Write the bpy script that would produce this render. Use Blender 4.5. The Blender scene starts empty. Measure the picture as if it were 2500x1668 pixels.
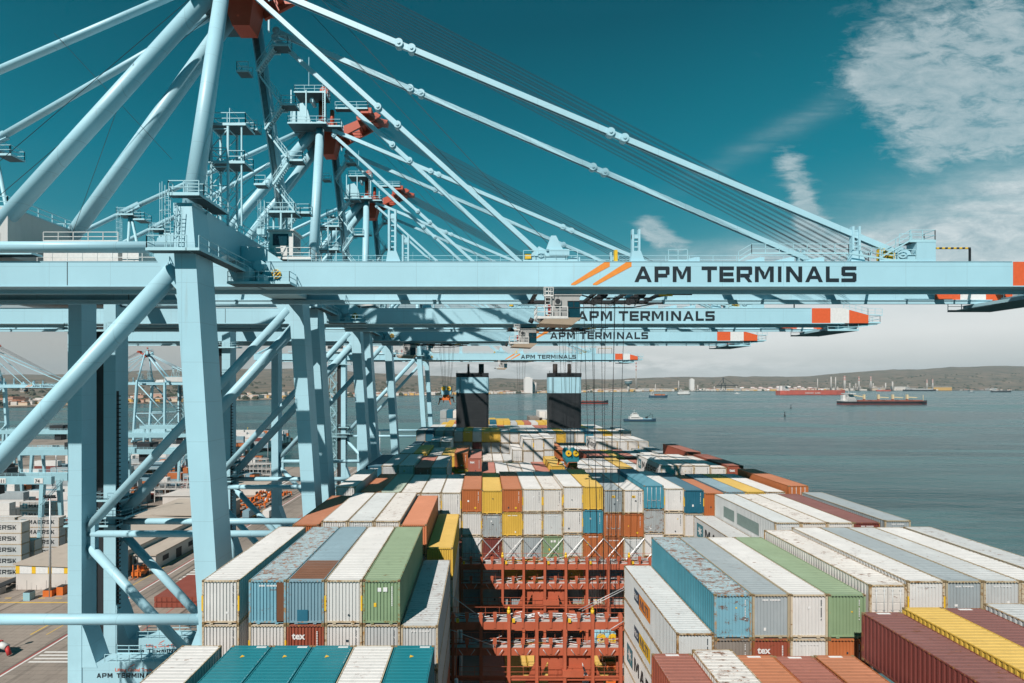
import bpy, math, random
from mathutils import Vector, Matrix
R = math.radians
random.seed(7)
sc = bpy.context.scene
COL = sc.collection
CZ = 54.0                      # camera height above the water
F, VX, VY = 1200.0, 1180.0, 938.0

# ------------------------------------------------------------------ camera
cam_d = bpy.data.cameras.new("camera"); cam = bpy.data.objects.new("camera", cam_d); COL.objects.link(cam)
cam.location = (0, 0, CZ); cam.rotation_euler = (R(90), 0, 0)
cam_d.sensor_width = 36; cam_d.lens = 36 * F / 2500
cam_d.shift_x = (1250 - VX) / 2500; cam_d.shift_y = (VY - 834) / 2500
cam_d.clip_start = 0.5; cam_d.clip_end = 60000
sc.camera = cam
sc.view_settings.view_transform = 'Standard'; sc.view_settings.look = 'None'
sc.view_settings.exposure = 0.0; sc.view_settings.gamma = 1
sc.cycles.max_bounces = 5; sc.cycles.diffuse_bounces = 1; sc.cycles.glossy_bounces = 2
sc.cycles.transmission_bounces = 2; sc.cycles.volume_bounces = 0
sc.cycles.caustics_reflective = False; sc.cycles.caustics_refractive = False
sc.cycles.use_denoising = True; sc.cycles.sample_clamp_indirect = 4

# ------------------------------------------------------------------ sun
SUN = Vector((-0.48, -0.90, 1.0)).normalized()          # towards the sun
sl = bpy.data.lights.new("sun", 'SUN'); sl.energy = 5.0; sl.angle = R(0.5); sl.color = (1.0, 0.92, 0.85)
so = bpy.data.objects.new("sun", sl); COL.objects.link(so)
so.rotation_euler = SUN.to_track_quat('Z', 'Y').to_euler(); so.location = (-60, -80, 200)
SUN_EL = math.asin(SUN.z); SUN_ROT = math.atan2(SUN.x, SUN.y)

# ------------------------------------------------------------------ sky
w = bpy.data.worlds.new("World"); sc.world = w; w.use_nodes = True
nt = w.node_tree; nt.nodes.clear()
def N(t, **k):
    n = nt.nodes.new(t)
    for a, b in k.items():
        if a == 'inp':
            for i, v in b.items(): n.inputs[i].default_value = v
        else: setattr(n, a, b)
    return n
def L(a, b): nt.links.new(a, b)
def M(op, a, b=None, c=None, clamp=False):
    n = nt.nodes.new('ShaderNodeMath'); n.operation = op; n.use_clamp = clamp
    for i, v in enumerate((a, b, c)):
        if v is None: continue
        if isinstance(v, (int, float)): n.inputs[i].default_value = v
        else: L(v, n.inputs[i])
    return n.outputs[0]
def build_world():
    out = N('ShaderNodeOutputWorld'); bg = N('ShaderNodeBackground'); L(bg.outputs[0], out.inputs[0])
    tc = N('ShaderNodeTexCoord'); sep = N('ShaderNodeSeparateXYZ'); L(tc.outputs['Generated'], sep.inputs[0])
    x, y, z = sep.outputs
    yy = M('MAXIMUM', y, 0.12)
    u = M('DIVIDE', x, yy); v = M('DIVIDE', z, yy)
    # elevation ramp
    ramp = N('ShaderNodeValToRGB'); L(M('MULTIPLY', z, 1.0, clamp=True), ramp.inputs[0])
    cr = ramp.color_ramp
    cr.elements[0].position = 0.0; cr.elements[0].color = (.62, .64, .64, 1)
    cr.elements[1].position = 1.0; cr.elements[1].color = (.0, .045, .075, 1)
    for p, c in ((.04, (.66, .675, .67)), (.08, (.80, .81, .80)), (.13, (.74, .77, .77)), (.19, (.44, .56, .59)), (.225, (.12, .35, .41)), (.26, (.035, .265, .335)), (.36, (.004, .20, .275)), (.47, (.001, .145, .205)), (.58, (.0, .088, .132))):
        e = cr.elements.new(p); e.color = (*c, 1)
    # left part of the sky is clear down to lower elevations
    rampL = N('ShaderNodeValToRGB'); L(M('MULTIPLY', z, 1.0, clamp=True), rampL.inputs[0])
    cr = rampL.color_ramp
    cr.elements[0].position = 0.0; cr.elements[0].color = (.42, .42, .41, 1)
    cr.elements[1].position = 1.0; cr.elements[1].color = (.0, .045, .075, 1)
    for p, c in ((.07, (.47, .47, .45)), (.14, (.30, .40, .42)), (.20, (.07, .28, .34)), (.27, (.018, .215, .285)), (.36, (.002, .17, .24)), (.45, (.0, .125, .18)), (.58, (.0, .08, .12))):
        e = cr.elements.new(p); e.color = (*c, 1)
    side = M('MULTIPLY_ADD', u, 1.1, 0.45, clamp=True)
    mixs = N('ShaderNodeMix', data_type='RGBA'); L(side, mixs.inputs[0]); L(rampL.outputs[0], mixs.inputs[6]); L(ramp.outputs[0], mixs.inputs[7])
    base = mixs.outputs[2]
    # cirrus: streaky noise on the sky directions, gathered by soft masks
    cmb = N('ShaderNodeCombineXYZ'); L(u, cmb.inputs[0]); L(v, cmb.inputs[1])
    def nz(scale, ms, rot, det=8, ro=.62, dist=.3):
        mp = N('ShaderNodeMapping'); L(cmb.outputs[0], mp.inputs[0]); mp.inputs['Rotation'].default_value = (0, 0, R(rot)); mp.inputs['Scale'].default_value = (*ms, 1)
        z_ = N('ShaderNodeTexNoise', inp={'Scale': scale, 'Detail': det, 'Roughness': ro, 'Distortion': dist}); L(mp.outputs[0], z_.inputs['Vector']); return z_.outputs[0]
    n_big = nz(4.0, (1.0, 1.7), -20); n_mid = nz(15.0, (1.0, 2.4), -28, 7, .68, .4); n_st = nz(7.0, (.6, 5.0), -14, 8, .65, .2)
    def blob(u0, v0, ru, rv, rot=0.0, k=1.0):
        du = M('SUBTRACT', u, u0); dv = M('SUBTRACT', v, v0)
        c, s = math.cos(rot), math.sin(rot)
        a = M('ADD', M('MULTIPLY', du, c / ru), M('MULTIPLY', dv, s / ru))
        b = M('ADD', M('MULTIPLY', du, -s / rv), M('MULTIPLY', dv, c / rv))
        return M('MULTIPLY', M('EXPONENT', M('MULTIPLY', M('ADD', M('MULTIPLY', a, a), M('MULTIPLY', b, b)), -1.0)), k)
    def px(p, q): return (p - VX) / F, (VY - q) / F
    def sm(*a):
        r = a[0]
        for q in a[1:]: r = M('ADD', r, q)
        return r
    big = sm(blob(*px(2380, 90), .26, .16, .2), blob(*px(2180, 190), .13, .07, .3, .7), blob(*px(2280, 330), .11, .11, .2, .85), blob(*px(2500, 300), .13, .13, .2, .8))
    t = M('ADD', M('MULTIPLY', n_big, 2.2), M('MULTIPLY', n_mid, 2.6))
    def cover(mask, tex, lo, gain): return M('MULTIPLY', M('SUBTRACT', M('ADD', M('MULTIPLY', M('MINIMUM', mask, 1.0), 1.5), tex), lo), gain, clamp=True)
    c_big = M('MULTIPLY', cover(big, t, 2.95, 1.0), M('MULTIPLY', M('MINIMUM', big, 1.0), 1.25), clamp=True)
    spur = sm(blob(*px(1965, 500), .035, .075, .12), blob(*px(1925, 400), .035, .05, .0, .8), blob(*px(2000, 560), .06, .04, .3, .7), blob(*px(1590, 560), .03, .05, .5, .8), blob(*px(1650, 600), .07, .028, -.5, .8))
    c_sp = M('MULTIPLY', cover(spur, M('ADD', M('MULTIPLY', n_st, 3.4), M('MULTIPLY', n_mid, 2.6)), 3.55, 1.1), M('MULTIPLY', M('MINIMUM', spur, 1.0), 1.1), clamp=True)
    veil = sm(blob(*px(2480, 560), .40, .085, .22, 1.0), blob(*px(2500, 440), .22, .06, .2, .6), blob(*px(2000, 620), .35, .04, .15, .5), blob(*px(1700, 640), .3, .03, .1, .4))
    c_ve = M('MULTIPLY', M('MULTIPLY', veil, M('MULTIPLY_ADD', n_st, 1.7, .08)), .95, clamp=True)
    stk = sm(blob(*px(1960, 290), .22, .022, .5, .5), blob(*px(2130, 560), .3, .02, .16, .6), blob(*px(2150, 480), .25, .03, .3, .4))
    c_st = M('MULTIPLY', stk, M('MULTIPLY_ADD', n_st, 2.4, -.7, clamp=True), clamp=True)
    cov = M('MAXIMUM', M('MAXIMUM', M('MULTIPLY', c_big, .66), M('MULTIPLY', c_sp, .66)), M('MAXIMUM', c_ve, M('MULTIPLY', c_st, .6)))
    ccol = N('ShaderNodeMix', data_type='RGBA'); L(M('MULTIPLY_ADD', n_mid, 2.0, -.5, clamp=True), ccol.inputs[0]); ccol.inputs[6].default_value = (.28, .42, .47, 1); ccol.inputs[7].default_value = (.70, .76, .77, 1)
    mc = N('ShaderNodeMix', data_type='RGBA'); L(cov, mc.inputs[0]); L(base, mc.inputs[6]); L(ccol.outputs[2], mc.inputs[7])
    # low cumulus bank on the horizon
    cmb2 = N('ShaderNodeCombineXYZ'); L(M('MULTIPLY', u, 9), cmb2.inputs[0]); L(M('MULTIPLY', v, 34), cmb2.inputs[1])
    n3 = N('ShaderNodeTexNoise', inp={'Scale': 1.5, 'Detail': 8, 'Roughness': .6}); L(cmb2.outputs[0], n3.inputs['Vector'])
    band = M('SUBTRACT', 1.0, M('MULTIPLY', M('ABSOLUTE', M('SUBTRACT', v, .036)), 34), clamp=True)
    xb = M('SUBTRACT', 1.0, M('MULTIPLY', M('ABSOLUTE', M('SUBTRACT', u, .18)), 1.3), clamp=True)
    cb = M('MULTIPLY', M('MULTIPLY_ADD', n3.outputs[0], 5.0, -2.0, clamp=True), M('MULTIPLY', band, M('MULTIPLY', xb, 1.1)), clamp=True)
    mc2 = N('ShaderNodeMix', data_type='RGBA'); L(cb, mc2.inputs[0]); L(mc.outputs[2], mc2.inputs[6]); mc2.inputs[7].default_value = (.92, .91, .90, 1)
    # broad soft grey bands in the haze
    n4 = N('ShaderNodeTexNoise', inp={'Scale': .55, 'Detail': 4, 'Roughness': .5}); L(cmb2.outputs[0], n4.inputs['Vector'])
    gr = M('MULTIPLY', M('MULTIPLY_ADD', n4.outputs[0], 1.6, -.55, clamp=True), M('SUBTRACT', 1.0, M('MULTIPLY', v, 4.5), clamp=True))
    mc3 = N('ShaderNodeMix', data_type='RGBA'); L(M('MULTIPLY', gr, .35), mc3.inputs[0]); L(mc2.outputs[2], mc3.inputs[6]); mc3.inputs[7].default_value = (.50, .52, .52, 1)
    # a physical sky lends a little of its glow
    sky = N('ShaderNodeTexSky', sky_type='NISHITA'); sky.sun_disc = False; sky.sun_elevation = SUN_EL; sky.sun_rotation = SUN_ROT
    mul = N('ShaderNodeMix', data_type='RGBA', blend_type='MULTIPLY', inp={0: 1.0}); L(sky.outputs[0], mul.inputs[6]); mul.inputs[7].default_value = (.0008, .0035, .0035, 1)
    add = N('ShaderNodeMix', data_type='RGBA', blend_type='ADD', inp={0: 1.0}); L(mc3.outputs[2], add.inputs[6]); L(mul.outputs[2], add.inputs[7])
    # unseen sky outside the view, made deep teal to tint and darken shaded faces
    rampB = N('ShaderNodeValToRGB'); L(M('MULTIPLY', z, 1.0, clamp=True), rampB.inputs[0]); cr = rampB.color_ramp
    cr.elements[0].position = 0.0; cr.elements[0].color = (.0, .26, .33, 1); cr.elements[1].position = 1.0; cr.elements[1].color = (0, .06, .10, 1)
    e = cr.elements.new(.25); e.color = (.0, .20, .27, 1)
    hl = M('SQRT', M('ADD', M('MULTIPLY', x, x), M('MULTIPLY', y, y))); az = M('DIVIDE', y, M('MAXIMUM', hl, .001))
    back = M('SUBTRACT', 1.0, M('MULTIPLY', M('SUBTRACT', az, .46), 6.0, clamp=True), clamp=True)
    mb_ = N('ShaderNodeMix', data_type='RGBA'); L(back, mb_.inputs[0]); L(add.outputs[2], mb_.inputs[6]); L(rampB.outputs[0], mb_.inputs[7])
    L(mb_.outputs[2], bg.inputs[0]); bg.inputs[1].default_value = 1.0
build_world()

# ------------------------------------------------------------------ materials
MATS = {}
def nodemat(name):
    m = bpy.data.materials.new(name); m.use_nodes = True
    t = m.node_tree; b = t.nodes['Principled BSDF']
    return m, t, b
def paint(name, col, rough=.55, rust=0.0, dirt=.25, metal=0.0, rustcol=(.17, .065, .025), rscale=1.0, streak=True, spec=.4, seams=False):
    """weathered paint: tone drift, vertical grime streaks and rust patches, different on each object"""
    if name in MATS: return MATS[name]
    m, t, b = nodemat(name)
    n = t.nodes; l = t.links
    tc = n.new('ShaderNodeTexCoord'); oi = n.new('ShaderNodeObjectInfo')
    off = n.new('ShaderNodeVectorMath'); off.operation = 'ADD'
    sc_ = n.new('ShaderNodeMath'); sc_.operation = 'MULTIPLY'; sc_.inputs[1].default_value = 137.0
    l.new(oi.outputs['Random'], sc_.inputs[0]); l.new(tc.outputs['Object'], off.inputs[0]); l.new(sc_.outputs[0], off.inputs[1])
    def noise(scale, detail, rough_, map_scale=None):
        src = off.outputs[0]
        if map_scale:
            mp = n.new('ShaderNodeMapping'); mp.inputs['Scale'].default_value = map_scale; l.new(src, mp.inputs[0]); src = mp.outputs[0]
        z = n.new('ShaderNodeTexNoise'); z.inputs['Scale'].default_value = scale; z.inputs['Detail'].default_value = detail; z.inputs['Roughness'].default_value = rough_
        l.new(src, z.inputs['Vector']); return z.outputs[0]
    def ramp(src, a, c):
        r = n.new('ShaderNodeMapRange'); r.inputs[1].default_value = a; r.inputs[2].default_value = c; l.new(src, r.inputs[0]); return r.outputs[0]
    def mix(fac, c1, c2, k=1.0):
        mx = n.new('ShaderNodeMix'); mx.data_type = 'RGBA'
        if k != 1.0:
            q = n.new('ShaderNodeMath'); q.operation = 'MULTIPLY'; q.inputs[1].default_value = k; l.new(fac, q.inputs[0]); fac = q.outputs[0]
        l.new(fac, mx.inputs[0])
        for i, c in ((6, c1), (7, c2)):
            if isinstance(c, tuple): mx.inputs[i].default_value = (*c, 1)
            else: l.new(c, mx.inputs[i])
        return mx.outputs[2]
    dark = tuple(c * .62 for c in col); pale = tuple(min(1, c * 1.12 + .02) for c in col)
    c = mix(ramp(noise(.35 * rscale, 4, .6), .35, .68), dark, pale, 1.0)
    c = mix(ramp(noise(.35 * rscale, 4, .6), .2, .8), tuple(col), c, .55)
    if dirt and streak:
        c = mix(ramp(noise(1.6 * rscale, 5, .65, (1.0, 1.0, .12)), .55, .8), c, tuple(q * .38 + .015 for q in col), dirt)
    if dirt:
        c = mix(ramp(noise(5 * rscale, 4, .7), .58, .85), c, tuple(q * .45 for q in col), dirt * .8)
    if rust > 0:
        lo = .74 - rust * .30
        rm_ = n.new('ShaderNodeMath'); rm_.operation = 'MULTIPLY_ADD'; rm_.inputs[1].default_value = .10; rm_.inputs[2].default_value = -.05; l.new(oi.outputs['Random'], rm_.inputs[0])
        def shifted(src): q = n.new('ShaderNodeMath'); q.operation = 'ADD'; l.new(src, q.inputs[0]); l.new(rm_.outputs[0], q.inputs[1]); return q.outputs[0]
        c = mix(ramp(shifted(noise(1.7 * rscale, 10, .78, (.7, 1.5, 1.3))), lo, lo + .07), c, rustcol, .92)
        c = mix(ramp(noise(2.4 * rscale, 8, .7, (1.5, 1.5, .3)), lo + .04, lo + .10), c, tuple(q * 1.9 for q in rustcol), .8)
    if seams:
        sp = n.new('ShaderNodeSeparateXYZ'); l.new(tc.outputs['Object'], sp.inputs[0]); acc = None
        for ax, per, wd in ((2, 3.3, .014), (0, 6.1, .008)):
            q = n.new('ShaderNodeMath'); q.operation = 'FRACT'; d_ = n.new('ShaderNodeMath'); d_.operation = 'DIVIDE'; d_.inputs[1].default_value = per; l.new(sp.outputs[ax], d_.inputs[0]); l.new(d_.outputs[0], q.inputs[0])
            g = n.new('ShaderNodeMath'); g.operation = 'LESS_THAN'; g.inputs[1].default_value = wd; l.new(q.outputs[0], g.inputs[0])
            if acc: a_ = n.new('ShaderNodeMath'); a_.operation = 'MAXIMUM'; l.new(acc, a_.inputs[0]); l.new(g.outputs[0], a_.inputs[1]); acc = a_.outputs[0]
            else: acc = g.outputs[0]
        c = mix(acc, c, tuple(q * .55 for q in col), .4)
        c = mix(ramp(noise(.9, 8, .7, (2.2, 2.2, .10)), .62, .75), c, (.30, .27, .22), .30)
    l.new(c, b.inputs['Base Color'])
    b.inputs['Roughness'].default_value = rough; b.inputs['Metallic'].default_value = metal
    b.inputs['Specular IOR Level'].default_value = spec
    MATS[name] = m; return m
def plain(name, col, rough=.6, metal=0.0, emit=None):
    if name in MATS: return MATS[name]
    m, t, b = nodemat(name)
    z = t.nodes.new('ShaderNodeTexNoise'); z.inputs['Scale'].default_value = 3.0; z.inputs['Detail'].default_value = 4
    tc = t.nodes.new('ShaderNodeTexCoord'); t.links.new(tc.outputs['Object'], z.inputs['Vector'])
    mx = t.nodes.new('ShaderNodeMix'); mx.data_type = 'RGBA'; t.links.new(z.outputs[0], mx.inputs[0])
    mx.inputs[6].default_value = (*[c * .82 for c in col], 1); mx.inputs[7].default_value = (*[min(1, c * 1.15) for c in col], 1)
    t.links.new(mx.outputs[2], b.inputs['Base Color'])
    b.inputs['Roughness'].default_value = rough; b.inputs['Metallic'].default_value = metal
    MATS[name] = m; return m
CR = paint('crane_paint', (.425, .71, .82), rough=.42, dirt=.13, rscale=.35, seams=True)
CRD = paint('crane_rail_paint', (.44, .73, .82), rough=.5, dirt=.1)
CRED = paint('crane_red_paint', (.52, .075, .03), rough=.5, dirt=.15)
CWHITE = plain('crane_white_band', (.80, .80, .79), .5)
CORG = plain('crane_red_band', (.78, .13, .04), .5)
DARK = plain('dark_steel', (.02, .024, .028), .6)
ROPE = plain('rope_steel', (.03, .03, .035), .55, .3)
INK = plain('letter_charcoal', (.012, .022, .03), .6)
SLASH = plain('letter_orange', (.90, .30, .05), .5)
GLASS = plain('cab_glass', (.01, .05, .07), .08)
CABG = paint('cab_grey', (.42, .42, .41), dirt=.2)
CABW = plain('cab_white', (.75, .75, .73), .5)
YEL = plain('safety_yellow', (.85, .52, .03), .5)
SHIPR = paint('ship_red_steel', (.49, .12, .06), rough=.6, dirt=.45, rust=.28)
GALV = plain('galvanised', (.55, .57, .58), .45, .4)

# ------------------------------------------------------------------ mesh builder
class MB:
    def __init__(s): s.v = []; s.f = []; s.m = []; s.s = []
    def add(s, vs, fs, mi=0, smooth=False):
        b = len(s.v); s.v += [tuple(p) for p in vs]
        for f in fs: s.f.append(tuple(b + i for i in f)); s.m.append(mi); s.s.append(smooth)
        return s
    def box(s, x0, x1, y0, y1, z0, z1, mi=0):
        return s.add([(x0, y0, z0), (x1, y0, z0), (x1, y1, z0), (x0, y1, z0), (x0, y0, z1), (x1, y0, z1), (x1, y1, z1), (x0, y1, z1)],
                     [(0, 3, 2, 1), (4, 5, 6, 7), (0, 1, 5, 4), (1, 2, 6, 5), (2, 3, 7, 6), (3, 0, 4, 7)], mi)
    def hexa(s, a, b, mi=0):
        """a, b: two quads (same winding) joined"""
        return s.add(list(a) + list(b), [(3, 2, 1, 0), (4, 5, 6, 7), (0, 1, 5, 4), (1, 2, 6, 5), (2, 3, 7, 6), (3, 0, 4, 7)], mi)
    def beam(s, p, q, w, h, mi=0, up=(0, 0, 1)):
        p, q = Vector(p), Vector(q); d = (q - p)
        if d.length < 1e-6: return s
        d.normalize(); u = Vector(up)
        if abs(d.dot(u)) > .98: u = Vector((0, 1, 0))
        r = d.cross(u).normalized(); u = r.cross(d)
        a = [p + r * sx * w / 2 + u * sz * h / 2 for sx, sz in ((-1, -1), (1, -1), (1, 1), (-1, 1))]
        b = [v + (q - p) for v in a]
        return s.hexa(a, b, mi)
    def tube(s, p, q, r, r2=None, n=12, mi=0, caps=True):
        p, q = Vector(p), Vector(q); d = (q - p).normalized(); r2 = r if r2 is None else r2
        u = Vector((0, 0, 1)) if abs(d.z) < .95 else Vector((1, 0, 0))
        a = d.cross(u).normalized(); b = a.cross(d)
        vs = []
        for c, rr in ((p, r), (q, r2)):
            for i in range(n):
                t = 2 * math.pi * i / n; vs.append(c + a * math.cos(t) * rr + b * math.sin(t) * rr)
        s.add(vs, [(i, (i + 1) % n, n + (i + 1) % n, n + i) for i in range(n)], mi, n > 4)
        if caps:
            k = len(s.v) - 2 * n
            s.f.append(tuple(k + i for i in range(n))[::-1]); s.m.append(mi); s.s.append(False)
            s.f.append(tuple(k + n + i for i in range(n))); s.m.append(mi); s.s.append(False)
        return s
    def prism(s, pts, y0, y1, mi=0):
        """polygon in x,z extruded along y"""
        n = len(pts)
        vs = [(x, y0, z) for x, z in pts] + [(x, y1, z) for x, z in pts]
        return s.add(vs, [tuple(range(n)), tuple(range(2 * n - 1, n - 1, -1))] + [(i, n + i, n + (i + 1) % n, (i + 1) % n) for i in range(n)], mi)
    def prismz(s, pts, z0, z1, mi=0):
        n = len(pts)
        vs = [(x, y, z0) for x, y in pts] + [(x, y, z1) for x, y in pts]
        return s.add(vs, [tuple(range(n))[::-1], tuple(range(n, 2 * n))] + [(i, (i + 1) % n, n + (i + 1) % n, n + i) for i in range(n)], mi)
    def rail(s, pts, h=1.1, t=.055, step=1.6, mi=0, close=False):
        P = [Vector(p) for p in pts]
        if close: P.append(P[0])
        up = Vector((0, 0, 1))
        for a, b in zip(P, P[1:]):
            for k in (1.0, .52): s.beam(a + up * h * k, b + up * h * k, t, t, mi)
            s.beam(a + up * .08, b + up * .08, t * .6, .14, mi)
            nseg = max(1, round((b - a).length / step))
            for i in range(nseg + 1):
                c = a.lerp(b, i / nseg); s.beam(c, c + up * h, t, t, mi)
        return s
    def deck(s, x0, x1, y0, y1, z, th=.12, mi=0, rails='nsew', h=1.1, t=.055):
        th = min(th, .1); s.box(x0, x1, y0, y1, z - th, z, -1); s.box(x0 - .02, x1 + .02, y0 - .02, y0, z - .12, z + .1, mi); s.box(x1, x1 + .02, y0, y1, z - .12, z + .1, mi)
        e = .04
        if 's' in rails: s.rail([(x0 + e, y0 + e, z), (x1 - e, y0 + e, z)], h, t, mi=mi)
        if 'n' in rails: s.rail([(x0 + e, y1 - e, z), (x1 - e, y1 - e, z)], h, t, mi=mi)
        if 'w' in rails: s.rail([(x0 + e, y0 + e, z), (x0 + e, y1 - e, z)], h, t, mi=mi)
        if 'e' in rails: s.rail([(x1 - e, y0 + e, z), (x1 - e, y1 - e, z)], h, t, mi=mi)
        return s
    def flight(s, p, q, wid=.8, mi=0, wdir=(0, 1, 0)):
        p, q = Vector(p), Vector(q); wv = Vector(wdir) * wid / 2
        up = Vector((0, 0, 1))
        for k in (-1, 1):
            s.beam(p + wv * k, q + wv * k, .06, .22, mi)
            s.beam(p + wv * k + up, q + wv * k + up, .05, .05, mi)
            s.beam(p + wv * k + up * .5, q + wv * k + up * .5, .04, .04, mi)
            for i in range(5):
                c = (p + wv * k).lerp(q + wv * k, i / 4); s.beam(c, c + up, .045, .045, mi)
        n = max(3, int(abs(q.z - p.z) / .26))
        for i in range(1, n):
            c = p.lerp(q, i / n); s.beam(c - wv, c + wv, .26, .035, mi)
        return s
    def ladder(s, x, y, z0, z1, face='y', wid=.45, cage=True, mi=0):
        dx, dy = ((1, 0), (0, 1)) if face == 'y' else ((0, 1), (1, 0))
        a = Vector((dx[0], dx[1], 0)) if isinstance(dx, tuple) else Vector((1, 0, 0))
        a = Vector((1, 0, 0)) if face == 'y' else Vector((0, 1, 0)); o = Vector((0, -1, 0)) if face == 'y' else Vector((1, 0, 0))
        c = Vector((x, y, 0)); up = Vector((0, 0, 1))
        for k in (-1, 1): s.beam(c + a * wid / 2 * k + up * z0, c + a * wid / 2 * k + up * z1, .05, .05, mi)
        n = int((z1 - z0) / .35)
        for i in range(n): s.beam(c - a * wid / 2 + up * (z0 + .35 * i), c + a * wid / 2 + up * (z0 + .35 * i), .035, .035, mi)
        if cage:
            for i in range(int((z1 - z0 - 2) / 1.0)):
                z = z0 + 2.2 + i
                pts = [c - a * .36, c - a * .36 + o * .45, c + o * .72, c + a * .36 + o * .45, c + a * .36]
                for g, h in zip(pts, pts[1:]): s.beam(g + up * z, h + up * z, .04, .06, mi)
            for g in (c - a * .36 + o * .45, c + o * .72, c + a * .36 + o * .45): s.beam(g + up * (z0 + 2.2), g + up * z1, .035, .035, mi)
        return s
    def mesh(s, name, mats, org=(0, 0, 0)):
        me = bpy.data.meshes.new(name); ox, oy, oz = org
        me.from_pydata([(x - ox, y - oy, z - oz) for x, y, z in s.v], [], s.f)
        ml = list(mats) if isinstance(mats, (list, tuple)) else [mats]
        if -1 in s.m: s.m = [len(ml) if k == -1 else k for k in s.m]; ml.append(plain('deck_grating', (.045, .10, .12), .7))
        for m in ml: me.materials.append(m)
        me.polygons.foreach_set('material_index', s.m); me.polygons.foreach_set('use_smooth', s.s)
        me.update(); return me
    def build(s, name, mats, parent=None, org=None):
        if org is None: org = ORG.get(root_of(parent).name, (0, 0, 0)) if parent else (0, 0, 0)
        o = bpy.data.objects.new(name, s.mesh(name, mats, org)); COL.objects.link(o)
        if parent: o.parent = parent
        else: o.location = org; ORG[o.name] = org
        return o
ORG = {}
def root_of(o):
    while o.parent: o = o.parent
    return o
def tag(o, label, cat, group=None, kind=None):
    o['label'] = label; o['category'] = cat
    if group: o['group'] = group
    if kind: o['kind'] = kind
    return o
def thing(name, loc, label, cat, group=None):
    o = bpy.data.objects.new(name, None); o.empty_display_size = .5; COL.objects.link(o); o.location = loc; ORG[o.name] = tuple(loc)
    return tag(o, label, cat, group)
def struct(o): o['kind'] = 'structure'; return o
KIDS = {}
def copy_tree(o, kids, parent=None):
    c = o.copy(); COL.objects.link(c)
    if parent: c.parent = parent; c.matrix_parent_inverse = o.matrix_parent_inverse.copy()
    for ch in kids.get(o.name, []): copy_tree(ch, kids, c)
    return c
def kidmap():
    k = {}
    for o in COL.objects:
        if o.parent: k.setdefault(o.parent.name, []).append(o)
    return k
def ordinal(i): return ['first', 'second', 'third', 'fourth', 'fifth', 'sixth', 'seventh', 'eighth', 'ninth', 'tenth', 'eleventh', 'twelfth', 'thirteenth', 'fourteenth', 'fifteenth', 'sixteenth', 'seventeenth', 'eighteenth', 'nineteenth', 'twentieth', 'twenty-first', 'twenty-second', 'twenty-third', 'twenty-fourth', 'twenty-fifth'][i]

# ------------------------------------------------------------------ lettering (own wide block glyphs), drawn in the x,z plane facing -y
def glyph(mb, ch, x0, x1, z0, z1, y, mi=0, t=None):
    w, h = x1 - x0, z1 - z0; t = t or h * .235; tv = t * 1.05; k = [0]
    def q(*p):
        yy = y - k[0] * .004; k[0] += 1
        mb.add([(x0 + a, yy, z0 + b) for a, b in p], [tuple(range(len(p)))], mi)
    def bar(a, b, c, d): q((a, b), (c, b), (c, d), (a, d))
    if ch == 'A':
        q((0, 0), (tv * 1.05, 0), (w / 2 + tv * .45, h), (w / 2 - tv * .45, h)); q((w - tv * 1.05, 0), (w, 0), (w / 2 + tv * .45, h), (w / 2 - tv * .45, h)); bar(w * .2, h * .2, w * .8, h * .2 + t * .85)
    elif ch in 'PR':
        bar(0, 0, tv, h); bar(tv, h - t, w - t * .3, h); q((w - tv, h * .42), (w, h * .42 + t * .3), (w, h - t * .3), (w - t * .3, h), (w - tv, h)); bar(tv, h * .30, w - tv * .6, h * .30 + t)
        if ch == 'R': q((w * .5, h * .3), (w - tv, 0), (w, 0), (w * .5 + tv, h * .32))
    elif ch == 'M':
        bar(0, 0, tv, h); bar(w - tv, 0, w, h); q((tv, h), (w / 2, h * .22), (w / 2, h * .62), (tv * 1.0, h)); q((tv * .6, h), (w / 2 - tv * .35, h * .2), (w / 2 + tv * .35, h * .2), (tv * 1.3, h)); q((w - tv * 1.3, h), (w / 2 - tv * .35, h * .2), (w / 2 + tv * .35, h * .2), (w - tv * .6, h))
    elif ch == 'T': bar(0, h - t, w, h); bar(w / 2 - tv / 2, 0, w / 2 + tv / 2, h - t)
    elif ch == 'E': bar(0, 0, tv, h); bar(tv, h - t, w, h); bar(tv, 0, w, t); bar(tv, h / 2 - t / 2, w * .95, h / 2 + t / 2)
    elif ch == 'I': bar(0, 0, w, h)
    elif ch == 'N': bar(0, 0, tv, h); bar(w - tv, 0, w, h); q((0, h), (w - tv * 1.1, 0), (w, 0), (tv * 1.1, h))
    elif ch == 'L': bar(0, 0, tv, h); bar(tv, 0, w, t)
    elif ch == 'K': bar(0, 0, tv, h); q((tv, h * .38), (w - tv, h), (w, h), (tv, h * .25)); q((tv * 1.2, h * .45), (w - tv, 0), (w, 0), (tv * 2, h * .62))
    elif ch == 'S':
        bar(t * .3, h - t, w, h); bar(t * .3, h / 2 - t / 2, w - t * .3, h / 2 + t / 2); bar(0, 0, w - t * .3, t)
        bar(0, h / 2 - t * .2, tv, h - t * .25); bar(w - tv, t * .25, w, h / 2 + t * .2)
def words(mb, text, x0, z0, h, y, mi=0, wr=.95, gap=.28):
    x = x0
    for ch in text:
        if ch == ' ': x += h * wr * .75; continue
        wd = h * wr * (.28 if ch == 'I' else 1.12 if ch in 'M' else .85 if ch in 'LTEK' else 1.0)
        glyph(mb, ch, x, x + wd, z0, z0 + h, y, mi); x += wd + h * gap * .7
    return x
_fonts = {}
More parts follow.
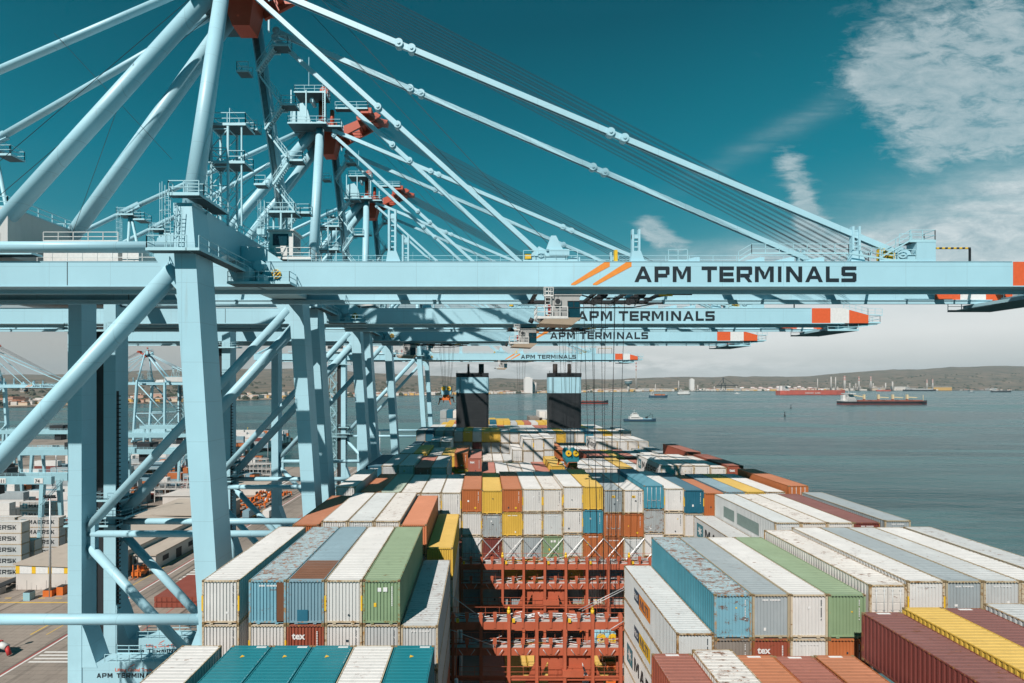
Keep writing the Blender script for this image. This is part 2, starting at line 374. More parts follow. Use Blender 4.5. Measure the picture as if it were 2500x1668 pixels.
def text_mesh(txt, size, bold=.0):
    """verts, faces of built-in font text in x,z plane facing -y, origin at left baseline"""
    k = (txt, size, bold)
    if k not in _fonts:
        c = bpy.data.curves.new('t', 'FONT'); c.body = txt; c.size = size; c.offset = bold; c.resolution_u = 2
        o = bpy.data.objects.new('t', c); COL.objects.link(o)
        bpy.context.view_layer.update()
        dg = bpy.context.evaluated_depsgraph_get(); me = bpy.data.meshes.new_from_object(o.evaluated_get(dg))
        _fonts[k] = ([(v.co.x, 0.0, v.co.y) for v in me.vertices], [tuple(p.vertices) for p in me.polygons])
        bpy.data.objects.remove(o); bpy.data.meshes.remove(me); bpy.data.curves.remove(c)
    return _fonts[k]
def put_text(mb, txt, size, x, y, z, mi=0, bold=0.0, side=None, sx=1.0):
    vs, fs = text_mesh(txt, size, bold)
    if side is None: mb.add([(x + a * sx, y, z + c) for a, b, c in vs], fs, mi)
    else: mb.add([(x, y - a * sx * side, z + c) for a, b, c in vs], fs, mi)      # on a wall facing -x (side=+1 reads towards -y)

# ------------------------------------------------------------------ quay crane (built once where the nearest one stands, then copied)
def Z(r): return CZ + r
CRANE_LABEL = ['nearest pale blue quay crane with the largest lettered boom crossing the picture', 'second pale blue quay crane, its boom end banded red and white above the bay',
               'third pale blue quay crane, standing just beyond the second one', 'farthest pale blue quay crane over the ship, its small boom low over the funnels']
def make_crane():
    T = thing('quay_crane', (-25, 54, 3), CRANE_LABEL[0], 'crane', 'pale blue quay cranes working the container ship')
    def B(mb, name, mats, par=None): return mb.build(name, mats, par or T)
    def wx(r): return -25.0 + (15 - r) * .066 if r > -38 else -25.0 + 53 * .066
    # legs
    for yc in (42, 66):
        m = MB()
        rs = [(-49.5, 1.75, 2.6), (-38, 1.75, 2.6), (11.6, 1.78, 2.6), (14.8, 1.45, 2.2)]
        for (r0, w0, d0), (r1, w1, d1) in zip(rs, rs[1:]):
            a = [(wx(r0) + sx * w0 / 2, yc + sy * d0 / 2, Z(r0)) for sx, sy in ((-1, -1), (1, -1), (1, 1), (-1, 1))]
            b = [(wx(r1) + sx * w1 / 2, yc + sy * d1 / 2, Z(r1)) for sx, sy in ((-1, -1), (1, -1), (1, 1), (-1, 1))]
            v = a + b; m.add(v, [(0, 1, 5, 4), (1, 2, 6, 5), (2, 3, 7, 6), (3, 0, 4, 7)] + ([(4, 5, 6, 7)] if r1 > 14 else []))
        # gusset at the brace node
        m.prism([(wx(11) - .8, Z(13.0)), (wx(11) - 2.9, Z(12.4)), (wx(11) - 3.2, Z(10.9)), (wx(9) - 1.9, Z(8.6)), (wx(7) - .8, Z(7.2))], yc - .35, yc + .35)
        m.prism([(wx(-19) - .8, Z(-18.6)), (wx(-19) - 1.6, Z(-19.6)), (wx(-20) - 1.6, Z(-20.9)), (wx(-22) - 2.6, Z(-23.2)), (wx(-24) - .8, Z(-24.4))], yc - .3, yc + .3)
        B(m, 'leg', CR)
        m = MB(); x = -53.8
        m.box(x - .87, x + .87, yc - 1.25, yc + 1.25, Z(-49.5), Z(12.2))
        m.prism([(x + .8, Z(-31.5)), (x + 1.4, Z(-33)), (x + 2.9, Z(-37.4)), (x + .8, Z(-37.4))], yc - 1.2, yc + 1.2)
        m.prism([(x + .8, Z(-17.5)), (x + 1.9, Z(-18.9)), (x + 1.9, Z(-22)), (x + .8, Z(-23.6))], yc - .35, yc + .35)
        B(m, 'leg', CR)
        m = MB(); m.box(-53.0, wx(-38) - .7, yc - 1.15, yc + 1.15, Z(-40.4), Z(-36.8))
        pb = B(m, 'portal_beam', CR)
        m = MB(); m.rail([(-50, yc - 1.1, Z(-36.8)), (-24, yc - 1.1, Z(-36.8))], 1.1, .07); m.rail([(-50, yc + 1.1, Z(-36.8)), (-24, yc + 1.1, Z(-36.8))], 1.1, .07)
        B(m, 'railing', CRD, pb)
        m = MB(); words(m, 'APM TERMINALS', -51.0, Z(-38.75), .62, yc - 1.17)
        m.add([(-46.8 + k + a, yc - 1.17, Z(-37.35) + b) for k in (0,) for a, b in ((0, 0), (.2, 0), (.9, .4), (.7, .4))], [(0, 1, 2, 3)], 1)
        put_text(m, 'Lifting Global Trade', .62, -48.6, yc - 1.17, Z(-37.9), 1, .01)
        B(m, 'lettering', [INK, CORG], pb)
        # horizontal and diagonal tubes
        rb = .75 if yc == 42 else .58
        for p, q, rad, nm in (((-53.2, yc, Z(-20.1)), (wx(-20) - .7, yc, Z(-20.1)), .45, 'strut'), ((-53.2, yc, Z(11.7)), (wx(11.7) - .8, yc, Z(11.7)), .48, 'strut'),
                              ((-53.3, yc, Z(-19.6)), (wx(9) - 1.5, yc, Z(10.0)), rb, 'diagonal_brace'),
                              ((-53.0, yc, Z(-21.6)), (-38.6, yc, Z(-37.2)), .55, 'diagonal_brace'), ((wx(-22) - .6, yc, Z(-22.0)), (-37.4, yc, Z(-37.2)), .55, 'diagonal_brace')):
            m = MB(); m.tube(p, q, rad, n=20); B(m, nm, CR)
    # bogies and sill beams on the rails
    for x in (wx(-38), -53.8):
        m = MB(); m.box(x - .7, x + .7, 38.5, 69.5, Z(-49.9), Z(-47.9)); s_ = B(m, 'sill_beam', CR)
        m = MB()
        for y in (40, 45, 63, 68):
            m.box(x - .5, x + .5, y - 1.9, y + 1.9, Z(-50.4), Z(-49.95))
            for k in (-1.2, 0, 1.2): m.tube((x - .25, y + k, Z(-50.6)), (x + .25, y + k, Z(-50.6)), .38, n=12)
        B(m, 'wheels', DARK, s_)
    # longitudinal ties between the landside legs
    m = MB(); m.box(wx(-38) - .6, wx(-38) + .6, 43.2, 64.8, Z(-39.2), Z(-37.6)); B(m, 'tie_beam', CR)
    # upper cross beams
    m = MB(); m.box(-25.85, -24.25, 43.1, 64.9, Z(12.25), Z(15.0))
    m.add([(x, y, Z(r)) for x in (-25.8, -24.3) for y, r in ((43.1, 10.6), (46.5, 12.24), (43.1, 12.24))] + [], [(0, 1, 2), (5, 4, 3), (0, 3, 4, 1), (1, 4, 5, 2)])
    m.add([(x, y, Z(r)) for x in (-25.8, -24.3) for y, r in ((64.9, 10.6), (61.5, 12.24), (64.9, 12.24))] + [], [(2, 1, 0), (3, 4, 5), (1, 4, 3, 0), (2, 5, 4, 1)])
    ub = B(m, 'cross_beam', CR)
    m = MB(); m.rail([(-24.3, 43.3, Z(15)), (-24.3, 64.7, Z(15))], 1.1, .06); m.rail([(-25.8, 43.3, Z(15)), (-25.8, 64.7, Z(15))], 1.1, .06); B(m, 'railing', CRD, ub)
    m = MB(); m.box(-54.6, -53.0, 43.3, 64.7, Z(12.22), Z(14.2)); B(m, 'cross_beam', CR)
    # walkways around the leg head
    m = MB()
    m.deck(-27.2, -23.9, 39.6, 40.6, Z(10.9), rails='sw', mi=0, t=.06)
    m.deck(-24.0, -22.9, 39.6, 48.6, Z(10.9), rails='e', t=.06)
    m.deck(-24.7, -23.3, 41.0, 45.0, Z(15.6), .3, rails='se', t=.06)
    m.ladder(-26.0, 40.5, Z(10.9), Z(16.4)); m.ladder(-25.1, 40.5, Z(10.9), Z(14.5), cage=False)
    m.deck(-25.9, -23.3, 40.3, 41.0, Z(15.6), .2, rails='sw', t=.06)
    B(m, 'walkway', CRD)
    # girders
    for k, (y0, y1) in enumerate(((49.0, 50.5), (57.5, 59.0))):
        m = MB()
        m.prism([(-92, Z(9.8)), (-22.6, Z(9.8)), (-21.9, Z(12.2)), (-92, Z(12.2))], y0, y1)
        for x in (-41.5,): m.box(x, x + .06, y0 - .02, y0, Z(9.85), Z(12.15), 1)
        m.box(-92, -22.7, y0 - .08, y1 + .08, Z(9.7), Z(9.8))
        m.box(-92, -22, y0 - .05, y1 + .05, Z(12.2), Z(12.25))
        B(m, 'main_girder', [CR, DARK])
        m = MB(); b0, b1 = Z(9.8), Z(12.2)
        m.prism([(-22.4, b0), (52.8, b0), (52.8, b1), (-21.7, b1)], y0, y1, 0)
        m.prism([(52.8, b0), (55.8, b0), (55.8, b1), (52.8, b1)], y0, y1, 1)
        m.prism([(55.8, b0), (58.8, b0), (58.8, Z(11.95)), (58.0, b1), (55.8, b1)], y0, y1, 2)
        m.prism([(58.8, b0), (61.9, b0), (61.9, Z(11.1)), (58.8, Z(11.95))], y0, y1, 1)
        m.box(-22.3, 58, y0 - .08, y1 + .08, Z(9.7), Z(9.8)); m.box(-21.7, 52.7, y0 - .05, y1 + .05, Z(12.2), Z(12.24))
        bm = B(m, 'boom_girder', [CR, CORG, CWHITE])
        m = MB(); yi = y1 + .15 if k == 0 else y0 - .45
        m.box(-92, 59, yi, yi + .3, Z(9.3), Z(9.69)); m.box(-92, 59, yi - .1, yi + .4, Z(9.69), Z(9.78))
        B(m, 'trolley_rail', CR, bm)
        # stay posts, brackets
        for x, top in ((-9.2, 17.6), (15.4, 15.6), (37.6, 15.9)):
            m = MB()
            for dx in (-.42, .22): m.box(x + dx, x + dx + .2, y0 + .5, y0 + .95, Z(12.25), Z(top))
            m.box(x - .42, x + .42, y0 + .6, y0 + .85, Z(top - .9), Z(top - .5))
            for j in range(int((top - 12.6) / .55)): m.box(x - .22, x + .22, y0 + .66, y0 + .74, Z(12.7 + j * .55), Z(12.82 + j * .55))
            m.prism([(x - .6, Z(12.25)), (x + .9, Z(12.25)), (x + .45, Z(13.4)), (x - .42, Z(13.4))], y0 + .45, y0 + 1.0)
            B(m, 'stay_rest', CR, bm)
        for x in (5.8, 42.2):
            m = MB()
            m.prism([(x - 1.4, Z(12.25)), (x + 1.2, Z(12.25)), (x + .8, Z(13.4)), (x - .2, Z(13.9)), (x - .9, Z(13.2))], y0 + .55, y0 + .65)
            m.prism([(x - 1.4, Z(12.25)), (x + 1.2, Z(12.25)), (x + .8, Z(13.4)), (x - .2, Z(13.9)), (x - .9, Z(13.2))], y0 + .95, y0 + 1.05)
            m.box(x + .3, x + 2.4, y0 + .2, y0 + 1.2, Z(12.25), Z(12.9))
            m.tube((x, y0 + .4, Z(13.2)), (x, y0 + 1.2, Z(13.2)), .3)
            B(m, 'stay_bracket', CR, bm)
        m = MB()
        m.box(6.6, 8.6, y0 + .1, y0 + 1.3, Z(12.9), Z(13.5)); m.prism([(6.3, Z(13.5)), (8.0, Z(13.5)), (7.3, Z(14.9)), (6.8, Z(14.9))], y0 + .3, y0 + .9)
        m.box(43.3, 45.2, y0 + .1, y0 + 1.3, Z(12.25), Z(14.2))
        m.box(40.6, 41.3, y0 + .3, y0 + .9, Z(12.3), Z(13.2), 1); m.box(39.9, 40.3, y0 + .3, y0 + .9, Z(12.5), Z(13.6), 1)
        m.box(13.2, 13.5, y0 + .4, y0 + .8, Z(12.3), Z(13.5), 1); m.box(4.2, 4.8, y0 + .35, y0 + .85, Z(12.6), Z(13.1), 1)
        for x in (8.5, 20.5, 27, 30, 33): m.prism([(x - 1.2, Z(12.25)), (x + 1.2, Z(12.25)), (x + 1.2, Z(12.75)), (x + .8, Z(12.75))], y0 + .3, y0 + 1.2)
        B(m, 'boom_fittings', [CR, YEL], bm)
        m = MB(); yw = y0 + .1 if k == 0 else y1 - .1
        m.rail([(-20, yw + (1.2 if k == 0 else -1.2), Z(12.25)), (38, yw + (1.2 if k == 0 else -1.2), Z(12.25))], .9, .035, 2.4)
        m.rail([(25.5, yw, Z(12.25)), (26.8, yw, Z(13.0)), (36.5, yw, Z(13.0)), (41, yw, Z(12.3))], 1.0, .05, 1.3)
        m.deck(39.6, 43.3, y0 + .1, y0 + 1.4, Z(12.35), rails='sn', h=1.1); m.deck(42.6, 45.2, y0 + .1, y0 + 1.4, Z(14.3), rails='sne')
        m.rail([(39.7, y0 + .1, Z(12.6)), (42.7, y0 + .1, Z(14.3))], 1.1)
        m.rail([(4.0, y0 + .1, Z(12.25)), (9.4, y0 + .1, Z(12.25))], 1.1, .05, 1.0); m.rail([(18.5, y0 + .1, Z(12.25)), (20.4, y0 + .1, Z(12.25))], 1.2, .05, 1.0)
        m.rail([(58.0, y0 + .1, Z(12.1)), (61.9, y0 + .1, Z(11.1)), (64.2, y0 + .1, Z(11.0))], 1.1, .05, 1.0)
        B(m, 'railing', CRD, bm)
        # hazard disc at the boom hinge, sheave beside it
        m = MB(); cx, cz = -20.6, Z(10.95)
        m.tube((cx, y0 - .14, cz), (cx, y0, cz), .46, n=20, mi=0)
        for j in (-1, 0, 1):
            hh = math.sqrt(max(0, .43 ** 2 - (j * .27) ** 2)) * .98; c = Vector((cx - j * .19, 0, cz + j * .19)); d = Vector((.707, 0, .707)); nrm = Vector((-.707, 0, .707)) * .075
            m.add([tuple(v + Vector((0, y0 - .145, 0))) for v in (c - d * hh - nrm, c + d * hh - nrm, c + d * hh + nrm, c - d * hh + nrm)], [(0, 1, 2, 3)], 1)
        B(m, 'hazard_disc', [YEL, DARK], bm)
        if k == 0:
            m = MB(); yy = y0 - .02
            sxs = [('A', 487, 570), ('P', 583, 655), ('M', 670, 757), ('T', 808, 882), ('E', 893, 963), ('R', 975, 1050), ('M', 1063, 1153), ('I', 1173, 1190), ('N', 1212, 1289), ('A', 1303, 1388), ('L', 1402, 1465), ('S', 1476, 1548)]
            for ch, a, b in sxs:
                g = lambda q: (q / 1.9583 + 1300 - VX) / F * 49
                glyph(m, ch, g(a), g(b), Z(10.17), Z(11.73), yy, 0)
            for o in (0.0, 2.17):
                m.add([(x + o, yy, Z(r)) for x, r in ((8.75, 9.87), (9.15, 9.87), (12.60, 11.72), (12.60, 12.14), (12.05, 12.14), (8.75, 10.0))], [(0, 1, 2, 3, 4, 5)], 1)
            B(m, 'lettering', [INK, SLASH], bm)
    # ties between the girders
    for x in (-88, -74, -60, -46, -33, -10, 4, 16.5, 28, 40, 52, 60):
        m = MB(); m.box(x - .35, x + .35, 50.5, 57.5, Z(11.0), Z(11.9))
        for j in range(1): m.beam((x, 50.6, Z(11.4)), (x + 5, 57.4, Z(11.4)), .25, .25)
        B(m, 'girder_tie', CR)
    # boom tip platform
    m = MB(); m.deck(55.5, 60.5, 49.2, 58.8, Z(8.7), .15, rails='sn'); m.box(57, 60.5, 49.6, 58.4, Z(8.75), Z(9.3))
    m.deck(60.5, 64.0, 49.2, 58.8, Z(9.9), .15, rails='snew'); m.beam((56, 49.4, Z(8.6)), (63.6, 49.4, Z(9.7)), .15, .2); m.box(61.9, 62.8, 50, 58, Z(9.6), Z(10.6))
    B(m, 'tip_platform', CRD)
    m = MB()
    for j in range(9): m.box(47.0 + j * .62, 47.0 + j * .62 + .31, 53, 53.2, Z(14.6), Z(14.75), 0); m.box(47.31 + j * .62, 47.62 + j * .62, 53, 53.2, Z(14.6), Z(14.75), 1)
    m.box(47, 47.1, 53, 53.2, Z(12.2), Z(14.6), 1); m.box(52.5, 52.6, 53, 53.2, Z(12.2), Z(14.6), 1)
    B(m, 'hazard_bar', [YEL, DARK])
    # hinge machinery in the shade under the cross beam
    m = MB(); m.deck(-24.6, -18.6, 47.2, 48.9, Z(9.75), .25, rails='se'); m.box(-23.8, -22.6, 47.4, 48.6, Z(9.8), Z(11.3)); m.box(-21.9, -21.2, 47.5, 48.5, Z(9.8), Z(10.6))
    m.box(-24.6, -20.5, 50.8, 57.2, Z(9.9), Z(11.9)); m.tube((-22.1, 48.4, Z(11.7)), (-22.1, 59.6, Z(11.7)), .55, n=16)
    m.prism([(-24.2, Z(12.25)), (-20.0, Z(12.25)), (-22.0, Z(13.6)), (-24.2, Z(13.8))], 49.1, 50.3); m.prism([(-24.2, Z(12.25)), (-20.0, Z(12.25)), (-22.0, Z(13.6)), (-24.2, Z(13.8))], 57.7, 58.9)
    m.ladder(-24.0, 47.2, Z(9.8), Z(12.4), cage=False)
    B(m, 'hinge_platform', CRD)
    # pyramid frame
    A0, A1 = Vector((-25.2, 42.4, Z(14.8))), Vector((-26.9, 51.2, Z(43.0)))
    F0, F1 = Vector((-25.6, 65.6, Z(14.8))), Vector((-26.5, 56.9, Z(43.0)))
    m = MB(); m.tube(A0, A1, .76, .66, n=24); m.box(-26.0, -24.4, 41.2, 43.4, Z(14.3), Z(15.2)); B(m, 'mast_leg', CR)
    m = MB(); m.tube(F0, F1, .76, .66, n=24); B(m, 'mast_leg', CR)
    for y0, y1 in ((49.8, 52.2), (58.2, 55.8)):
        m = MB(); m.tube((-52.5, y0, Z(12.2)), (-28.0, y1, Z(42.6)), .78, n=24); B(m, 'backstay', CR)
        m = MB(); j = Vector((-57.5, 50.2 if y0 < 54 else 57.8, Z(28.6)))
        m.tube((-28.5, y1, Z(43.2)), j, .36, n=14); m.tube(j, (-91, y0, Z(12.3)), .36, n=14); m.beam(j + Vector((-1.2, 0, -.6)), j + Vector((1.4, 0, .7)), .5, .9)
        B(m, 'back_tie', CR)
        m = MB(); jx, jy = j.x, j.y
        m.tube((jx - 1.0, jy, Z(12.3)), (jx - .2, jy, Z(27.3)), .2); m.tube((jx + 3.2, jy, Z(12.3)), (jx + .1, jy, Z(27.3)), .2); m.ladder(jx - 1.4, jy - .4, Z(14), Z(28.6))
        m.deck(jx - 1.8, jx + 1.0, jy - .9, jy + .9, Z(27.4), .25); m.deck(jx + 1.0, jx + 2.8, jy - .9, jy + .9, Z(26.6), .25)
        B(m, 'tie_support', CRD)
    # apex
    m = MB()
    m.hexa([(-28.6, 52.6, Z(43.0)), (-24.4, 52.6, Z(43.0)), (-24.4, 55.6, Z(43.0)), (-28.6, 55.6, Z(43.0))][::-1], [(-27.3, 53.4, Z(39.0)), (-25.4, 53.4, Z(39.0)), (-25.4, 55.4, Z(39.0)), (-27.3, 55.4, Z(39.0))][::-1])
    m.box(-29.2, -24.2, 51.0, 57.0, Z(42.4), Z(43.2)); m.tube((-26.9, 52.2, Z(43)), (-26.9, 52.2, Z(47.0)), .62, n=16); m.tube((-25.2, 52.0, Z(43)), (-25.2, 52.0, Z(45.6)), .35, n=12)
    for yy in (52.4, 55.2): m.prism([(-25.0, Z(42.6)), (-18.0, Z(45.6)), (-17.2, Z(45.1)), (-17.6, Z(44.7)), (-24.6, Z(41.0))], yy, yy + .35)
    for q in (-23.0, -21.2, -19.4): m.box(q, q + .5, 52.6, 55.4, Z(43.2 + (q + 23) * .43 - .5), Z(43.2 + (q + 23) * .43))
    m.box(-20.4, -18.6, 51.6, 56.4, Z(45.0), Z(45.9)); m.prism([(-18.6, Z(45.2)), (-16.2, Z(44.7)), (-16.4, Z(44.1)), (-18.8, Z(44.3))], 53.2, 54.6)
    m.tube((-20.6, 51.6, Z(44.3)), (-20.6, 56.4, Z(44.3)), .5); m.tube((-26.6, 52, Z(49.0)), (-26.6, 53.2, Z(49.0)), .7, n=16)
    B(m, 'mast_head', CRED)
    m = MB()
    m.deck(-31.4, -25.2, 48.8, 51.4, Z(41.9), .35, rails='swe'); m.deck(-31.4, -28.6, 51.4, 59.2, Z(41.9), .3, rails='wn'); m.deck(-30.6, -25.6, 49.4, 52.4, Z(47.2)); m.box(-30.4, -29.0, 50.2, 51.6, Z(43), Z(44.2)); m.box(-28.2, -27.7, 50.0, 51.6, Z(45.9), Z(46.6))
    m.deck(-25.2, -23.0, 49.2, 51.0, Z(41.6), .3, rails='se')
    for x in (-31, -28.6, -25.6): m.box(x, x + .18, 49.0, 49.2, Z(41.9), Z(47.3)); m.box(x, x + .18, 58.4, 58.6, Z(41.9), Z(47.3))
    m.prism([(-31.2, Z(42)), (-27.9, Z(42)), (-28.6, Z(44.6)), (-29.4, Z(45.8)), (-31.0, Z(45.4))], 50.0, 50.4); m.prism([(-31.2, Z(42)), (-27.9, Z(42)), (-28.6, Z(44.6)), (-29.4, Z(45.8)), (-31.0, Z(45.4))], 57.8, 58.2)
    m.ladder(-25.6, 49.0, Z(41.9), Z(48.4), cage=False); m.deck(-24.6, -19.2, 51.4, 52.4, Z(45.7), .15, rails='sne')
    m.beam((-28.4, 50, Z(48.5)), (-28.4, 50, Z(53.2)), .06, .06)
    B(m, 'mast_platform', CRD)
    # stays
    for ys, ye in ((50.3, 49.78), (57.7, 58.22)):
        for p, q, js, hh in (((-24.2, 41.3), (42.2, 13.1), (-8.6, -7.3, 12.9, 14.3), .56), ((-24.4, 40.6), (5.8, 13.1), (-10.7, -8.7), .46)):
            P, Q = Vector((p[0], ys, Z(p[1]))), Vector((q[0], ye, Z(q[1]))); m = MB()
            cuts = [(0.0, None)] + [((x - p[0]) / (q[0] - p[0]), x) for x in js] + [(1.0, None)]
            cuts = [a for a, b in cuts]
            for ci, (a, b) in enumerate(zip(cuts, cuts[1:])):
                sh = ci % 2
                for k in ((-.17, .17) if not sh else (0,)):
                    o = Vector((0, k, 0)); m.beam(P.lerp(Q, a) + o, P.lerp(Q, b) + o, .09 if not sh else .3, hh if not sh else hh * 1.05)
            for a in cuts:
                c = P.lerp(Q, a); m.tube(c - Vector((0, .33, 0)), c + Vector((0, .33, 0)), hh * .78, n=16); m.tube(c - Vector((0, .42, 0)), c + Vector((0, .42, 0)), .17, n=10, mi=0)
            B(m, 'forestay', CR)
    # boom hoist ropes and back ropes
    m = MB()
    for k in range(12):
        y = 51.0 + k * .5 + (k // 3) * .12
        for o in (0, .18): m.tube((-19.0, y + o, Z(44.8)), (41.4 - (k % 3) * .35, y + o, Z(13.2)), .02, n=4)
    for y in (50.6, 57.4): m.tube((-20, y, Z(43.2)), (8, y, Z(13.0)), .03, n=4)
    for y in (52.5, 55.5): m.tube((-28, y, Z(44)), (-62, y, Z(15)), .04, n=4)
    m.tube((-36, 50.6, Z(33)), (-48, 57.2, Z(17)), .025, n=4); m.tube((-44, 50.4, Z(36)), (-36, 56.8, Z(26)), .025, n=4)
    B(m, 'hoist_ropes', plain('rope_greased', (.09, .10, .11), .5, .3))
    # lattice towers on the cross beam
    for y, top, ex in ((46.6, 24.6, 1), (58.8, 20.6, 1)):
        m = MB(); x0, x1, y0, y1 = -25.8, -24.2, y, y + 1.7
        for x in (x0, x1):
            for q in (y0, y1): m.box(x - .09, x + .09, q - .09, q + .09, Z(15), Z(top))
        r = 15.2
        while r + 1.8 < top:
            for (ax, ay), (bx, by) in (((x0, y0), (x1, y0)), ((x1, y0), (x1, y1)), ((x0, y0), (x0, y1))):
                m.beam((ax, ay, Z(r)), (bx, by, Z(r + 1.8)), .07, .07); m.beam((ax, ay, Z(r + 1.8)), (bx, by, Z(r + 1.8)), .07, .07)
            r += 1.8
        m.deck(x0 - .2, x1 + 1.7, y0 - .1, y1 + .1, Z(top)); m.deck(x0 - .2, x1 + 1.6, y0 - .1, y1 + .1, Z(top - 3.6)); m.rail([(x1 + .2, y0 - .1, Z(top)), (x1 + .2, y1, Z(top))], 1.5, .05); m.box(x1 + 1.2, x1 + 1.32, y0, y0 + .12, Z(15), Z(top - .1)); [m.beam((x1 + .1, y0, Z(15.4 + 2.4 * k)), (x1 + 1.2, y0, Z(17.6 + 2.4 * k)), .06, .06) for k in range(int((top - 18) / 2.4))]
        m.ladder(x0 - .5, y0 - .2, Z(15.5), Z(top + 1.2)); m.box(x0 - 1.0, x0 - .1, y0 - .7, y0 - .1, Z(top - 2.9), Z(top - 2.2))
        B(m, 'lattice_tower', CRD)
    # zigzag stairs up the far mast leg
    m = MB()
    for r in (39.0, 33.2, 27.4, 21.6):
        t = (r - 14.8) / 28.2; y = F0.lerp(F1, t).y - 1.1; xl = F0.lerp(F1, t).x
        m.deck(xl + 2.0, xl + 3.9, y - .5, y + .8, Z(r), .25, rails='sen'); m.flight((xl + 2.2, y, Z(r)), (xl + .2, y, Z(r - 2.9)), .75)
        m.deck(xl - 2.1, xl - .7, y - .4, y + .8, Z(r - 2.9), .22, rails='swn'); m.beam((xl + .6, y + .6, Z(r - .3)), (xl + 2.6, y + .6, Z(r - .3)), .12, .15)
        m.flight((xl + .2, y + .9, Z(r - 2.9)), (xl + 2.4, y + .9, Z(r - 5.8)), .75)
    B(m, 'stairs', CRD)
    m = MB()
    for k in range(5): o = Vector((-.25 + k * .13, -.74, 0)); m.tube(F0.lerp(F1, .02) + o, F0.lerp(F1, .9) + o, .035, n=5)
    B(m, 'cables', DARK)
    # houses
    m = MB(); m.box(-76, -48.0, 49.6, 58.4, Z(12.9), Z(17.9))
    for j in range(7): m.box(-74 + j * 3.8, -71.6 + j * 3.8, 49.52, 49.6, Z(14.3), Z(15.3), 1)
    mh = B(m, 'machinery_house', [paint('house_pale', (.62, .63, .62), dirt=.2), DARK])
    m = MB(); m.rail([(-76, 49.7, Z(17.9)), (-48.1, 49.7, Z(17.9)), (-48.1, 58.3, Z(17.9)), (-76, 58.3, Z(17.9))], 1.1, .07); m.deck(-78, -44.5, 48.4, 49.6, Z(12.9), .2, rails='s'); B(m, 'railing', CRD, mh)
    m = MB(); m.box(-46, -38.2, 51.4, 56.2, Z(12.3), Z(14.9)); m.rail([(-46, 51.4, Z(14.9)), (-38.2, 51.4, Z(14.9))], 1.0, .06); m.box(-37.6, -35.9, 51.2, 54, Z(12.3), Z(13.8)); m.deck(-46, -32, 50.6, 51.4, Z(12.5), .15, rails='s')
    B(m, 'electrical_house', CABW)
    m = MB(); m.box(-22.4, -19.9, 51.4, 53.6, Z(13.0), Z(16.0)); m.box(-22.55, -19.75, 51.2, 53.8, Z(16.0), Z(16.15)); m.box(-22.0, -20.4, 51.36, 51.4, Z(14.5), Z(15.7), 1); m.box(-19.9, -19.86, 51.7, 53.3, Z(14.5), Z(15.7), 1)
    m.deck(-23.4, -17.8, 50.7, 54.2, Z(13.0), .2, rails='se')
    B(m, 'boom_cabin', [CABW, GLASS])
    # landside stair tower and cable chain
    m = MB(); x0, x1, ya, yb = -59.4, -56.4, 41.0, 42.6
    for x in (x0, x1):
        for y in (ya - .6, yb + .6): m.box(x - .07, x + .07, y - .07, y + .07, Z(-46), Z(9))
    r = -46; k = 0
    while r < 7:
        p, q = ((x0 + .5, ya if k % 2 else yb, Z(r)), (x1 - .5, ya if k % 2 else yb, Z(r + 2.7)))
        if k % 2: p, q = (x1 - .5, ya, Z(r)), (x0 + .5, ya, Z(r + 2.7))
        m.flight(p, q, .7); m.deck((x1 - .6) if k % 2 == 0 else x0, x1 if k % 2 == 0 else x0 + .6, ya - .5, yb + .5, Z(r + 2.7), .1, rails='we')
        for y in (ya - .6,): m.beam((x0, y, Z(r + 2.7)), (x1, y, Z(r + 2.7)), .06, .06); m.beam((x0, y, Z(r)), (x1, y, Z(r + 2.7)), .04, .04)
        r += 2.7; k += 1
    m.deck(-59.6, -52.2, 39.8, 41.2, Z(-20.2), .15, rails='swe'); m.deck(-59.6, -50.6, 39.8, 41.2, Z(7.6), .15, rails='swe'); m.deck(-55.8, -50.8, 39.6, 44.4, Z(-19.0), .15, rails='swen'); m.deck(-55.4, -51.4, 39.8, 44.2, Z(-16.6), .15, rails='swen')
    B(m, 'stairs', CRD)
    m = MB(); m.box(-56.2, -54.75, 41.2, 42.8, Z(-46), Z(8.5))
    for j in range(90): m.box(-54.75, -54.45 + (j % 2) * .12, 41.1, 41.3, Z(-45.5 + j * .6), Z(-45.2 + j * .6))
    m.box(-53.0, -52.92, 40.9, 41.4, Z(-36), Z(-1), 0)
    for j in range(58): m.box(-52.9, -52.5, 41.0, 41.2, Z(-36 + j * .6), Z(-35.85 + j * .6))
    B(m, 'cable_chain', DARK)
    m = MB(); m.box(-57.6, -55.4, 39.4, 40.9, Z(-45.5), Z(-41.6)); m.box(-57.7, -55.3, 39.3, 41.0, Z(-41.6), Z(-41.4)); B(m, 'lift_car', CR)
    # trolley with the operator's cab (x origin 6.35)
    m = MB(); x = 6.35
    for yy in (50.9, 56.8): m.box(x - 1.0, x + 12.5, yy, yy + .3, Z(9.35), Z(9.7))
    for xx in (x - 1, x + 2, x + 5.2, x + 8.4, x + 12.2): m.box(xx, xx + .35, 51.2, 56.8, Z(9.4), Z(9.7))
    m.box(x + .3, x + 3.4, 50.9, 53.6, Z(8.9), Z(9.9))
    for y in (50.85, 57.1):
        m.beam((x - 1.2, y, Z(9.4)), (x + 14.5, y, Z(9.4)), .2, .2); m.beam((x + 3, y, Z(9.4)), (x + 5, y, Z(8.9)), .1, .12); m.beam((x + 5, y, Z(8.9)), (x + 11, y, Z(8.9)), .1, .12); m.beam((x + 11, y, Z(8.9)), (x + 14, y, Z(9.4)), .1, .12)
        for k in range(4): m.tube((x - .4 + k * 4.3, y, Z(9.7)), (x - .4 + k * 4.3, y + .3, Z(9.7)), .3, n=12)
    for k in range(3): m.beam((x + 5 + k * 2.4, 51, Z(9.1)), (x + 6.4 + k * 2.4, 57, Z(9.1)), .1, .1)
